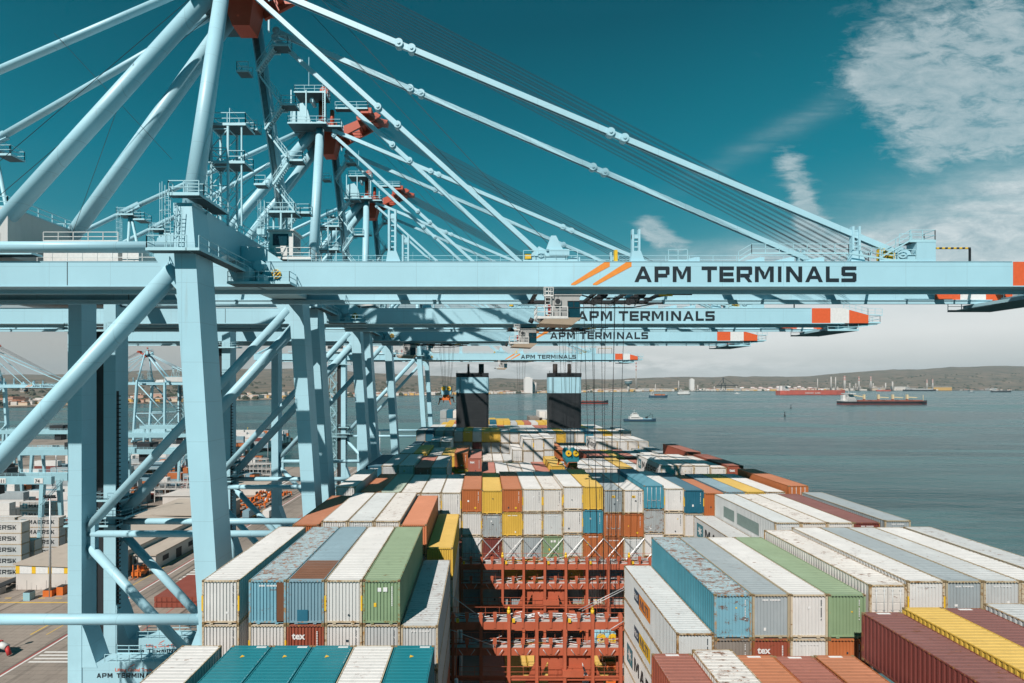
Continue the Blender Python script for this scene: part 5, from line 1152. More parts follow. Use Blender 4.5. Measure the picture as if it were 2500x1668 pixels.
# houses of the towns
WALLS = [plain('wall_white', (.72, .68, .63)), plain('wall_cream', (.62, .50, .38)), plain('wall_ochre', (.66, .40, .12)), plain('wall_grey', (.45, .44, .43)), plain('wall_pink', (.58, .36, .27))]
ROOFS = [plain('roof_terracotta', (.38, .16, .09)), plain('roof_grey', (.35, .34, .33)), plain('roof_pale', (.62, .58, .54))]
WINM = plain('far_window', (.05, .06, .07))
WN = ['white', 'cream', 'ochre', 'grey', 'pink']; RN = ['terracotta', 'grey', 'pale']
def house_mesh(wd, dp, h, gable, wi, ri, floors):
    m = MB(); m.box(-wd / 2, wd / 2, 0, dp, -2, h)
    if gable: m.add([(-wd / 2 - .5, -.5, h), (wd / 2 + .5, -.5, h), (wd / 2 + .5, dp + .5, h), (-wd / 2 - .5, dp + .5, h), (-wd / 2 - .5, dp / 2, h + dp * .22), (wd / 2 + .5, dp / 2, h + dp * .22)], [(0, 1, 5, 4), (2, 3, 4, 5), (1, 2, 5), (3, 0, 4)], 1)
    else: m.box(-wd / 2 - .3, wd / 2 + .3, -.3, dp + .3, h, h + .7, 1)
    nx = max(2, int(wd / 3.6))
    for f in range(floors):
        z = (h / floors) * f + h / floors * .35
        for i in range(nx): x = -wd / 2 + wd * (i + .5) / nx; m.box(x - .6, x + .6, -.06, 0, z, z + 1.4, 2)
    return m.mesh('house', [WALLS[wi], ROOFS[ri], WINM])
HM = {}
rr = random.Random(21); hc = 0
def houses(n, pr, tr, ws, town, big=.1):
    global hc
    for _ in range(n):
        p = rr.uniform(*pr); t = rr.uniform(tr[0], tr[1]); wi = rr.choice(ws); ri = rr.choice([0, 0, 1, 2]); fl = 4 + rr.randrange(4) if rr.random() < big else rr.choice([2, 2, 3]); gable = fl < 4
        sz = rr.choice([12, 17, 24]) if fl < 4 else rr.choice([20, 30]); key = (wi, ri, fl, sz)
        if key not in HM: HM[key] = house_mesh(sz * 1.3, sz * .8, fl * 3.1, gable, wi, ri, fl)
        D = dist_at(p, t); o = bpy.data.objects.new('house' if fl < 4 else 'apartment_block', HM[key]); COL.objects.link(o); o.location = ((p - VX) / F * D, D, height_at(p, t)); o.rotation_euler.z = rr.uniform(-.5, .5)
        kd = 'house' if fl < 4 else 'apartment block'
        tag(o, f"small {WN[wi]} {kd} with {RN[ri]} roof in the {town}", kd, f"{WN[wi]} {RN[ri]} {kd}s in the {town}"); hc += 1
houses(85, (-60, 340), (.008, .03), [2, 2, 1, 4, 0], 'town behind the left beach', .12)
houses(45, (330, 700), (.006, .022), [0, 1, 0, 4], 'town behind the middle beach', .18)
houses(60, (700, 1190), (.006, .03), [0, 0, 1, 3], 'low shore town left of the funnels', .05)
houses(45, (1190, 1600), (.006, .035), [0, 0, 3, 1], 'shore town beyond the funnels', .05)
houses(25, (2250, 2560), (.004, .012), [0, 0, 3], 'shore village at the right edge', .1)

# harbour industry on the far shore
STK = plain('stack_concrete', (.50, .47, .44)); STB = plain('stack_band_red', (.50, .12, .08)); TANKW = plain('tank_white', (.75, .73, .71)); TANKR = plain('tank_rim_red', (.50, .16, .12))
def at(px, t=.006): D = dist_at(px, t); return (px - VX) / F * D, D, height_at(px, t)
def chimney(px, ytop, wpx, band, label, t=.012, nm='chimney'):
    x, y, z = at(px, t); top = CZ + (VY - ytop) / F * y; r = wpx / 2 / F * y; T = thing(nm, (x, y, z), label, 'chimney', 'chimneys of the refinery on the far shore')
    m = MB(); m.tube((x, y, z - 3), (x, y, top), r * 1.25, r * .85, 14); m.build('shaft', STK, T)
    if band:
        m = MB()
        for k in range(3): a = top - (top - z) * (.02 + .11 * k); m.tube((x, y, a - (top - z) * .05), (x, y, a), r * 1.0, r * .98, 14)
        m.build('warning_band', STB, T)
for i, (p, yt, wp, b) in enumerate(((1553, 884, 2.6, 1), (1657, 930, 2, 0), (2029, 920, 3, 0), (2040, 921, 2.4, 0), (2062, 918, 5, 1), (2097, 920, 3.4, 1), (2126, 919, 3.2, 1), (2162, 935, 3, 0), (2179, 932, 3.6, 0), (2263, 927, 3.0, 1), (2277, 926, 3.0, 1), (1996, 925, 2, 0), (1600, 938, 2, 0))):
    chimney(p, yt, wp, b, f"{'banded' if b else 'plain'} chimney on the far shore, {ordinal(sorted([1553,1600,1657,1996,2029,2040,2062,2097,2126,2162,2179,2263,2277]).index(p))} from left")
for i, (p, yt, wp, hp, c) in enumerate(((1289, 923, 21, 32, TANKW), (1302, 934, 16, 22, STK), (1689, 926, 10, 30, TANKW))):
    x, y, z = at(p, .008); top = CZ + (VY - yt) / F * y; w_ = wp / F * y / 2; T = thing('silo_tower', (x, y, z), ('tall white silo tower on the shore right of the left funnel', 'grey silo block beside the tall white silo tower', 'pale narrow tower block on the shore right of the right funnel')[i], 'silo')
    m = MB()
    if i == 1:
        for k in range(5): m.tube((x - w_ + w_ * .4 * k + 3, y, z - 3), (x - w_ + w_ * .4 * k + 3, y, top), w_ * .25, n=12)
    else: m.box(x - w_, x + w_, y - 10, y + 14, z - 3, top)
    m.build('tower_body', c, T); m = MB(); m.box(x - w_ * .6, x + w_ * .5, y - 6, y + 8, top, top + 5); m.build('roof_room', c, T)
x, y, z = at(1534, .008); T = thing('water_tower', (x, y, z), 'wide drum shaped tower with dark glass band on the shore beyond the funnels', 'tower'); m = MB(); m.tube((x, y, z), (x, y, 54), 8, n=16); m.build('stem', STK, T); m = MB(); m.tube((x, y, 52), (x, y, 74), 22, 25, 24); m.build('drum', plain('drum_glass', (.10, .18, .20)), T); m = MB(); m.tube((x, y, 74), (x, y, 79), 27, n=24); m.build('drum_roof', TANKW, T)
rr = random.Random(4); tn = 0
for row, (t, n, p0, p1) in enumerate(((.014, 9, 1850, 2010), (.05, 9, 1860, 2000), (.10, 8, 1830, 1990), (.16, 7, 1800, 1960), (.02, 3, 1700, 1760))):
    for k in range(n):
        p = p0 + (p1 - p0) * (k + .5) / n + rr.uniform(-3, 3); x, y, z = at(p, t); r = rr.uniform(14, 24)
        T = thing('storage_tank', (x, y, z), f"white storage tank with red rim, {ordinal(k)} from left in the {('waterfront', 'second', 'third', 'uppermost', 'small western')[row]} tank row", 'tank', 'white oil tanks on the far shore')
        m = MB(); m.tube((x, y, z - 4), (x, y, z + 15), r, n=18); m.build('shell', TANKW, T); m = MB(); m.tube((x, y, z + 15), (x, y, z + 17), r * 1.02, n=18); m.build('rim', TANKR, T)
for i, (p, wpx, hpx, c) in enumerate(((2198, 28, 9, 0), (2300, 48, 8, 2), (2145, 30, 6, 1), (1780, 60, 5, 3), (1620, 40, 5, 1), (2225, 20, 5, 3), (1570, 30, 7, 3))):
    x, y, z = at(p, .01); w_ = wpx / F * y / 2; h = hpx / F * y; T = thing('factory_hall', (x, y, z), f"{WN[c if c < 5 else 0]} factory hall on the far waterfront, {ordinal(sorted([2198,2300,2145,1780,1620,2225,1570]).index(p))} from left among the halls", 'factory hall', 'halls on the far waterfront')
    m = MB(); m.box(x - w_, x + w_, y, y + 40, z - 3, z + h); m.build('wall', WALLS[c], T); m = MB(); m.box(x - w_ - 2, x + w_ + 2, y - 2, y + 42, z + h, z + h + 3); m.build('roof', ROOFS[2], T)
for i, (p0, p1) in enumerate(((2040, 2160), (1690, 1800), (2050, 2250))):      # process plant lattice
    for k in range(10 if i == 0 else 5):
        p = rr.uniform(p0, p1); x, y, z = at(p, .016); h = rr.uniform(25, 60); T = thing('process_column', (x, y, z), 'slim grey process column among the refinery pipework on the far shore', 'refinery column', f'process columns of the refinery'); m = MB(); m.tube((x, y, z - 3), (x, y, z + h), rr.uniform(2, 4), n=8); m.box(x - 9, x + 9, y - 3, y + 3, z + h * .4, z + h * .45); m.box(x - 6, x + 6, y - 3, y + 3, z + h * .7, z + h * .74); m.build('column', STK, T)
# jetty with unloader crane
x, y, z = at(1755, 0); T = thing('jetty', (x - 90, y - 60, 0), 'low dark jetty on piles running out from the far shore', 'jetty'); m = MB(); m.box(x - 330, x + 90, y - 75, y - 60, 6, 10)
m.build('deck', STK, T); m = MB()
for k in range(20): m.box(x - 325 + k * 21, x - 322 + k * 21, y - 70, y - 67, -2, 6)
m.build('piles', DARK, T)
T = thing('unloader_crane', (x, y - 68, 10), 'dark lattice unloader crane standing on the far jetty', 'crane'); m = MB()
for dx in (-18, 18): m.beam((x + dx, y - 68, 10), (x + dx * .6, y - 68, 62), 4, 4)
m.build('frame', DARK, T); m = MB(); m.beam((x - 50, y - 68, 44), (x + 110, y - 68, 44), 4, 6); m.beam((x, y - 68, 100), (x + 90, y - 68, 47), 2, 2); m.beam((x, y - 68, 100), (x - 40, y - 68, 47), 2, 2); m.beam((x, y - 68, 62), (x, y - 68, 102), 5, 5); m.build('boom', DARK, T)

# ------------------------------------------------------------------ vessels in the bay
def hull_mesh(m, x0, x1, y, bm, z1, bow, mi_hull=0, mi_red=1, sheer=2.5, boot=1.6):
    """bow: +1 at x1, -1 at x0"""
    Ln = x1 - x0; st = []
    for k in range(13):
        u = k / 12; wd = bm / 2 * (min(1, (u / .10)) ** .5 * .25 + .75 if u < .10 else 1 if u < .78 else max(.02, (1 - ((u - .78) / .22) ** 1.8)))
        sh = z1 + sheer * max(0, (u - .8) / .2) ** 1.5; x = x0 + Ln * u if bow > 0 else x1 - Ln * u; st.append((x, wd, sh, u))
    for z_lo, z_hi, mi in ((-1.5, boot, mi_red), (boot, None, mi_hull)):
        vs = []
        for x, wd, sh, u in st:
            zt = sh if z_hi is None else z_hi; fl = .92 if z_hi is not None else 1.0; xs = 0 if z_hi is None else -(u > .95) * 3 * bow
            vs += [(x + (xs if z_hi is not None else 0), y - wd * .9 * (1 if z_hi is None else 1), z_lo), (x, y - wd, zt), (x, y + wd, zt), (x, y + wd * .9, z_lo)]
        n = len(st); fs = []
        for i in range(n - 1):
            a, b = 4 * i, 4 * i + 4; fs += [(a, b, b + 1, a + 1), (a + 1, b + 1, b + 2, a + 2), (a + 2, b + 2, b + 3, a + 3)]
        fs += [(0, 1, 2, 3), (4 * n - 1, 4 * n - 2, 4 * n - 3, 4 * n - 4)]
        m.add(vs, fs, mi)
SHW = paint('ship_white', (.74, .73, .71), dirt=.2, rust=.1, rscale=.3); RED2 = paint('ship_boot_red', (.45, .07, .05), dirt=.2, rscale=.3); BLK = paint('ship_black', (.025, .028, .035), dirt=.2, rscale=.3); TRED = paint('tanker_red', (.60, .12, .08), dirt=.15, rscale=.2); NAVY = paint('ship_navy', (.03, .08, .13), rscale=.3); DKR = paint('deck_dull_red', (.30, .09, .06), rscale=.3); CRM = plain('crane_cream', (.72, .60, .36)); PBL = paint('boat_pale_blue', (.30, .55, .66), rscale=.4)
def house_block(m, x, y, wd, bm, z0, tiers, th=2.8, bow=1, mi=0):
    for k in range(tiers):
        s_ = 1 - .09 * k; m.box(x - wd / 2 * s_, x + wd / 2 * s_, y - bm / 2 * s_, y + bm / 2 * s_, z0 + k * th, z0 + (k + 1) * th - .15, mi)
        m.box(x - wd / 2 * s_ + .6, x + wd / 2 * s_ - .6, y - bm / 2 * s_ - .05, y - bm / 2 * s_, z0 + k * th + 1.2, z0 + k * th + 2.0, mi + 1)
        m.box(x - wd / 2 * s_ - .5, x + wd / 2 * s_ + .5, y - bm / 2 * s_ - .6, y + bm / 2 * s_ + .6, z0 + (k + 1) * th - .15, z0 + (k + 1) * th, mi)
    m.box(x - wd * .3, x + wd * .3, y - bm * .62, y + bm * .62, z0 + tiers * th, z0 + tiers * th + 2.4, mi)
def vessel(nm, label, cat, x0, x1, y, bm, z1, bow, hullm, redm, fn, sheer=2.5, boot=1.6):
    T = thing(nm, ((x0 + x1) / 2, y, 0), label, cat, 'vessels in the bay'); m = MB(); hull_mesh(m, x0, x1, y, bm, z1, bow, sheer=sheer, boot=boot); m.build('hull', [hullm, redm], T); fn(T, x0, x1, y, bm, z1); return T
def f_bulk(T, x0, x1, y, bm, z):
    m = MB(); house_block(m, x0 + 24, y, 25, bm * .9, z, 6, 3.2); m.box(x0 + 6, x0 + 13, y - 4, y + 4, z, z + 17); m.box(x0 + 2, x0 + 34, y - bm * .42, y + bm * .42, z, z + 2.4); m.beam((x0 + 25, y, z + 16), (x0 + 25, y, z + 27), .6, .6); m.build('superstructure', [SHW, DARK], T)
    m = MB(); m.box(x0 + 38, x1 - 14, y - bm * .5, y + bm * .5, z - .02, z + .5)
    for k in range(5): a = x0 + 44 + k * 36.5; m.box(a, a + 26, y - bm * .3, y + bm * .3, z + .5, z + 3.2)
    m.build('hatches', DKR, T)
    for k in range(4):
        x = x0 + 66 + k * 38.5; m = MB(); m.box(x - 2, x + 2, y - 2, y + 2, z, z + 6); m.box(x - 2.3, x + 2.3, y - 2, y + 2, z + 6, z + 18, 1); m.beam((x, y, z + 11), (x + 27 * (-1 if k == 0 else 1), y, z + (16 if k == 0 else 9.6)), 2.0, 2.4, 1); m.build('deck_crane', [DKR, CRM], T)
    m = MB(); m.beam((x1 - 10, y, z), (x1 - 10, y, z + 17), 1.0, 1.0); m.build('foremast', CRM, T)
vessel('bulk_carrier', 'black bulk carrier with four cream deck cranes and red waterline at anchor', 'ship', 958, 1193, 1322, 30, 8.0, 1, BLK, RED2, f_bulk)
def f_tank(T, x0, x1, y, bm, z):
    m = MB(); house_block(m, x0 + 34, y, 26, bm * .8, z, 6, 3.6); m.box(x0 + 8, x0 + 20, y - 5, y + 5, z, z + 24); m.build('superstructure', [SHW, DARK], T)
    m = MB(); m.box(x0 + 60, x1 - 25, y - 3, y + 3, z, z + 3); m.beam((x0 + 165, y, z), (x0 + 165, y, z + 12), 1.5, 1.5); m.beam((x0 + 185, y, z), (x0 + 185, y, z + 12), 1.5, 1.5); m.beam((x1 - 20, y, z), (x1 - 20, y, z + 16), 1.2, 1.2)
    m.build('deck_pipes', DKR, T)
    m = MB()
    for i in range(11):
        if i != 6: m.box(x0 + 122 + i * 7, x0 + 126.5 + i * 7, y - bm / 2 - .15, y - bm / 2 - .05, 7, 11.5)
    m.build('lettering', SHW, T)
vessel('tanker', 'long low red oil tanker anchored before the refinery', 'ship', 1492, 1832, 2490, 54, 21, 1, TRED, TRED, f_tank, 5)
def f_coaster(T, x0, x1, y, bm, z):
    L_ = x1 - x0; m = MB(); house_block(m, x0 + L_ * .16, y, L_ * .18, bm * .85, z, 4, 3.0); m.beam((x0 + L_ * .17, y, z + 12), (x0 + L_ * .17, y, z + 22), .6, .6); m.build('superstructure', [SHW, DARK], T)
    m = MB(); m.box(x0 + L_ * .30, x0 + L_ * .62, y - bm * .4, y + bm * .4, z, z + 5.4); m.box(x0 + L_ * .68, x0 + L_ * .84, y - bm * .35, y + bm * .35, z, z + 5.0); m.build('deck_cargo', cm('O'), T)
    m = MB(); m.beam((x1 - 6, y, z), (x1 - 6, y, z + 11), .6, .6); m.build('foremast', SHW, T)
vessel('cargo_ship', 'small navy cargo ship with white bridge and orange deck cargo', 'ship', 663, 736, 1964, 14, 9, 1, NAVY, NAVY, f_coaster)
def f_white(T, x0, x1, y, bm, z):
    m = MB(); house_block(m, x0 + 14, y, 18, bm * .85, z, 3, 3.4); m.box(x0 + 26, x1 - 10, y - 6, y + 6, z, z + 5); m.beam((x0 + 14, y, z + 8), (x0 + 14, y, z + 22), .8, .8); m.build('superstructure', [SHW, DARK], T)
vessel('ferry', 'small pale grey ship with dark waterline left of the jetty', 'ship', 985, 1048, 2490, 14, 13, 1, SHW, BLK, f_white, 4, 3)
def f_small_tanker(T, x0, x1, y, bm, z):
    m = MB(); house_block(m, x0 + 9, y, 9, bm * .8, z, 3, 2.6); m.build('superstructure', [SHW, DARK], T); m = MB(); m.box(x0 + 18, x1 - 12, y - 3, y + 3, z, z + 1.6)
    for k in range(7): m.box(x0 + 20 + k * 10, x0 + 24 + k * 10, y - 1, y + 1, z + 1.6, z + 3.4)
    m.beam((x1 - 30, y, z), (x1 - 30, y, z + 14), .5, .5); m.build('deck_pipes', DKR, T)
vessel('small_tanker', 'small black tanker with raised bow just right of the right funnel', 'ship', 232, 343, 1350, 16, 6.2, 1, BLK, RED2, f_small_tanker, 4.5, 2.2)
def f_survey(T, x0, x1, y, bm, z):
    m = MB(); m.box(x0 + 7, x0 + 22, y - 4, y + 4, z, z + 3.8); m.box(x0 + 10, x0 + 20, y - 3.4, y + 3.4, z + 3.8, z + 6.6); m.box(x0 + 12, x0 + 18, y - 3, y + 3, z + 6.6, z + 9.0); m.box(x0 + 9, x0 + 21, y - 4.06, y - 4, z + 1.8, z + 2.6, 1); m.box(x0 + 12.4, x0 + 17.6, y - 3.06, y - 3, z + 7.4, z + 8.4, 1)
    m.beam((x0 + 14.5, y, z + 9), (x0 + 14.5, y, z + 14), .25, .25); m.beam((x0 + 13, y, z + 12), (x0 + 16, y, z + 12), .2, .2); m.box(x0 + 22, x0 + 26, y - 3, y + 3, z, z + 2.2); m.build('superstructure', [SHW, DARK], T)
    m = MB(); m.box(x0 + 26, x1 - 7, y - 3.4, y + 3.4, z, z + .8, 0); m.box(x1 - 15, x1 - 12, y - 1, y + 1, z, z + 3.4, 1); m.beam((x1 - 13.5, y, z + 3), (x1 - 7, y, z + 6.5), .4, .5, 1); m.beam((x1 - 7, y, z + 6.5), (x1 - 8.5, y, z + 9.5), .35, .4, 1); m.beam((x1 - 4, y, z), (x1 - 5.5, y, z + 7), .35, .45, 1); m.build('deck_gear', [PBL, DARK], T)
vessel('work_boat', 'white and pale blue work boat with bow crane, nearest vessel in the bay', 'boat', 204, 250, 712, 9, 3.4, 1, NAVY, BLK, f_survey, 1.0, .6)
def f_dark(T, x0, x1, y, bm, z):
    m = MB(); house_block(m, x0 + 20, y, 16, bm * .8, z, 4, 3.4); m.build('superstructure', [SHW, DARK], T); m = MB()
    for k in (50, 74, 96): m.beam((x0 + k, y, z), (x0 + k, y, z + 12), 1.2, 1.2)
    m.build('masts', DARK, T)
vessel('coaster', 'dark coaster lying off the village at the right edge', 'ship', 3350, 3480, 3240, 18, 9, 1, BLK, BLK, f_dark)
vessel('coaster', 'red and white coaster moored before the refinery hall', 'ship', 2960, 3070, 3700, 18, 10, 1, TRED, RED2, f_dark)
def f_moored(T, x0, x1, y, bm, z): m = MB(); house_block(m, x0 + 30, y, 22, bm * .8, z, 5, 3.4); m.box(x0 + 60, x1 - 30, y - 8, y + 8, z, z + 6); m.build('superstructure', [SHW, DARK], T)
vessel('coaster', 'long black and white ship moored at the far refinery quay', 'ship', 3310 - 60, 3500, 3800, 24, 12, 1, BLK, BLK, f_moored)
def f_tiny(T, x0, x1, y, bm, z): m = MB(); m.box(x0 + (x1 - x0) * .25, x0 + (x1 - x0) * .6, y - bm * .35, y + bm * .35, z, z + 3.0); m.box(x0 + (x1 - x0) * .3, x0 + (x1 - x0) * .36, y - bm * .36, y + bm * .36, z + 3, z + 5); m.build('cabin', [SHW], T)
vessel('motor_boat', 'tiny white motor boat left of the red tanker', 'boat', 1402, 1432, 2740, 8, 3, 1, SHW, SHW, f_tiny, 1)
vessel('motor_boat', 'tiny grey boat off the shore at the far right', 'boat', 3200, 3240, 3240, 9, 3, 1, NAVY, NAVY, f_tiny, 1)
def buoy(px, y, h, c, label):
    x = (px - VX) / F * y; T = thing('buoy', (x, y, 0), label, 'buoy', 'buoys in the bay'); m = MB(); m.tube((x, y, -.5), (x, y, h * .28), h * .17, n=12); m.build('float', c, T)
    m = MB(); m.tube((x, y, h * .28), (x, y, h), h * .09, h * .03, n=8); m.box(x - h * .07, x + h * .07, y - h * .07, y + h * .07, h * .78, h); m.build('mast', c, T)
buoy(1916, 820, 8, DARK, 'dark channel buoy in front of the bulk carrier'); buoy(1931, 1080, 8, DARK, 'smaller dark channel buoy just beyond the nearer dark one'); buoy(605, 568, 4, YEL, 'yellow buoy seen between the crane legs')

# ------------------------------------------------------------------ the container yard on the left
def ycont(x, y, tier, code, label, dc=d_maersk):
    c = container(0, 0, 0, code, label, h=2.9, group='containers stacked in the yard', deco=dc, detail=False, rot=R(90), zabs=3.0 + tier * 2.93)
    c.location.x = x; c.location.y = y; return c
rr = random.Random(11); si = 0
for (xr, y, tiers) in ((-121.5, 130.5, 5), (-121.3, 134, 3), (-134.2, 130.5, 5), (-125, 146, 4), (-138, 146, 4), (-128, 150, 3), (-142.3, 165, 4)):
    si += 1
    for t in range(tiers): ycont(xr, y, t, rr.choice(['W', 'W', 'WG', 'WS']), f"{'top' if t == tiers - 1 else ordinal(t) + ' tier'} container with dark lettering, {ordinal(si - 1)} yard stack from the quay side", d_maersk)
YG = paint('yard_crane_blue', (.33, .58, .66), dirt=.15)
def gantry(xa, xb, y, h, label, nums):
    T = thing('yard_crane', (xb, y, 3), label, 'yard crane', 'gantry cranes over the container yard'); zt = 3 + h
    m = MB(); m.box(xa - 3, xb + 3, y - 3.4, y - 2.2, zt - 2.2, zt); m.box(xa - 3, xb + 3, y + 2.2, y + 3.4, zt - 2.2, zt); m.build('girder', YG, T)
    for x in (xa, xb):
        for s_ in (-1, 1):
            m = MB(); m.hexa([(x - .6, y + s_ * 2.8 - .5, zt - 2.2), (x + .6, y + s_ * 2.8 - .5, zt - 2.2), (x + .6, y + s_ * 2.8 + .5, zt - 2.2), (x - .6, y + s_ * 2.8 + .5, zt - 2.2)][::-1], [(x - .4, y + s_ * 4.2 - .4, 4.2), (x + .4, y + s_ * 4.2 - .4, 4.2), (x + .4, y + s_ * 4.2 + .4, 4.2), (x - .4, y + s_ * 4.2 + .4, 4.2)][::-1]); m.build('leg', YG, T)
        m = MB(); m.box(x - .6, x + .6, y - 6, y + 6, 3.7, 4.6); m.build('sill', YG, T)
    m = MB(); m.rail([(xa - 3, y - 3.3, zt), (xb + 3, y - 3.3, zt)], 1.1, .08, 2.0); m.rail([(xa - 3, y + 3.3, zt), (xb + 3, y + 3.3, zt)], 1.1, .08, 2.0); m.flight((xb + 1.2, y - 4.6, zt - 8), (xb + 1.2, y + 4, zt - 1), .8, wdir=(1, 0, 0)); m.ladder(xb + .9, y - 4.4, 4.5, zt - 8); m.build('railing', CRD, T)
    m = MB(); m.box(xb - 22, xb - 14, y - 3.2, y + 3.2, zt + .2, zt + 3.0); m.box(xb - 20, xb - 16, y - 2, y + 2, zt - 6, zt + .2); m.box(xb - 13, xb - 11, y - 2.5, y + 1, zt + .2, zt + 2.2); m.build('trolley', [DARK], T)
    m = MB(); a = xb
    for k, n_ in enumerate(nums): m.box(a - 2.0 - 11 * k, a + .6 - 11 * k, y - 3.5, y - 3.42, zt - 1.9, zt - .4); put_text(m, n_, 1.4, a - 1.7 - 11 * k, y - 3.55, zt - 1.7, 1, .03)
    m.build('number_plate', [CABW, DARK], T)
gantry(-176, -131, 149, 23.5, 'nearest yard gantry crane with the numbered plates at the left edge', ('74', '611', '74'))
gantry(-196, -150, 205, 24, 'yard gantry crane behind the numbered one', ())
gantry(-214, -144, 236, 20, 'long yard gantry crane seen between the crane legs', ())
gantry(-214, -160, 290, 22, 'fourth yard gantry crane from the near end', ()); gantry(-236, -186, 345, 22, 'farthest yard gantry crane near the water', ()); gantry(-290, -240, 300, 23, 'yard gantry crane farthest to the left', ())
RACK = plain('rack_white', (.55, .54, .52), .6)
for i, (x, y) in enumerate(((-142, 182), (-130, 212), (-160, 228), (-126, 226), (-180, 262), (-150, 265), (-205, 285), (-152, 196), (-166, 244), (-134, 278), (-196, 240), (-120, 262), (-172, 300))):
    T = thing('reefer_rack', (x, y, 3), f"open white steel service rack, {ordinal(i)} from the near side of the yard", 'rack', 'service racks in the yard'); m = MB()
    for k in range(6):
        for yy in (y, y + 3): m.box(x - 12 + k * 4.6, x - 11.7 + k * 4.6, yy, yy + .3, 3, 11.5)
    for z in (5.6, 8.4, 11.2): m.box(x - 12, x + 11.6, y, y + 3.2, z, z + .18)
    m.build('frame', RACK, T); m = MB()
    for z in (5.8, 8.6, 11.4): m.rail([(x - 12, y, z), (x + 11.5, y, z)], 1.1, .09, 1.5)
    m.build('railing', RACK, T)
def building(nm, x0, x1, y0, y1, h, wm, rm, label, slope=0.0, extra=None):
    T = thing(nm, ((x0 + x1) / 2, (y0 + y1) / 2, 3), label, 'building'); m = MB(); m.add([(x0, y0, 3), (x1, y0, 3), (x1, y1, 3), (x0, y1, 3), (x0, y0, 3 + h), (x1, y0, 3 + h - slope), (x1, y1, 3 + h - slope), (x0, y1, 3 + h)], [(0, 1, 5, 4), (1, 2, 6, 5), (2, 3, 7, 6), (3, 0, 4, 7)]); m.build('wall', wm, T)
    m = MB(); m.hexa([(x0 - .4, y0 - .4, 3 + h), (x1 + .4, y0 - .4, 3 + h - slope), (x1 + .4, y1 + .4, 3 + h - slope), (x0 - .4, y1 + .4, 3 + h)], [(x0 - .4, y0 - .4, 3.35 + h), (x1 + .4, y0 - .4, 3.35 + h - slope), (x1 + .4, y1 + .4, 3.35 + h - slope), (x0 - .4, y1 + .4, 3.35 + h)]); m.build('roof', rm, T)
    if extra: extra(T)
    return T
BW = paint('building_white', (.66, .62, .58), dirt=.2, rscale=.3); BR_ = paint('flat_roof_tan', (.50, .43, .36), rough=.9, dirt=.35, rscale=.25); BG_ = paint('building_grey', (.30, .29, .28), dirt=.2, rscale=.3)
def wh(T):
    m = MB()
    for k in range(19): m.box(-116 + k, -115.02 + k, 121.9, 121.98, 7.0, 8.95 - .04 * k, 0 if (k % 4) in (0,) else 1)
    m.build('striped_fascia', [YEL, CWHITE], T); m = MB()
    for k in range(8): m.box(-115 + k * 2.4, -114.96 + k * 2.4, 121.2, 121.24, 3, 5.6 if k % 2 else 4.4)
    m.build('fence_posts', DARK, T)
building('warehouse', -116, -97, 122, 166, 6.2, BW, BR_, 'low warehouse with yellow and white striped fascia beside the yard', .8, wh)
building('shed', -130.5, -113, 200, 222, 5.4, BW, BW, 'small bright white shed between the crane legs')
building('workshop', -120, -96, 170, 194, 5.5, BR_, BR_, 'long tan flat roofed workshop beyond the crane legs')
building('store', -118, -100, 226, 240, 4.5, BW, BR_, 'flat pale store behind the white shed')
def off(T):
    m = MB()
    for k in range(5): m.box(-90.0, -89.9, 138 + k * 6, 140.5 + k * 6, 3.1 if k % 2 else 4.4, 5.8)
    m.build('door', DARK, T); m = MB(); m.box(-95.6, -95.2, 134.6, 134.7, 4, 6); m.build('window', DARK, T)
building('office', -96.5, -90, 135, 166, 3.9, BW, BR_, 'low white office with dark doors along the quay road', 0, off)
building('dark_shed', -104, -97.5, 134, 168, 5.0, BG_, BR_, 'dark grey shed adjoining the white office')
# hatch covers laid on the quay, spreaders and gear parked
HCM = paint('hatch_cover_red', (.28, .07, .045), rust=.3, dirt=.3)
for i, (x, y, n_) in enumerate(((-75, 112, 2), (-64.5, 112, 1))):
    for k in range(n_):
        T = thing('hatch_cover', (x + 5, y + 6, 3 + k * 1.3), ('lower red-brown hatch cover lying on the quay road', 'upper red-brown hatch cover stacked on the lower one', '')[k] if i == 0 else 'single red-brown hatch cover beside the stacked pair on the quay', 'hatch cover', 'hatch covers on the quay')
        m = MB(); m.box(x, x + 10, y, y + 13, 3.1 + k * 1.3, 4.2 + k * 1.3)
        for j in range(9): m.box(x + .4 + j * 1.15, x + .6 + j * 1.15, y - .1, y, 3.15 + k * 1.3, 4.1 + k * 1.3)
        m.build('panel', HCM, T)
rr = random.Random(5); OG = paint('gear_orange', (.70, .17, .03), dirt=.4, rust=.2)
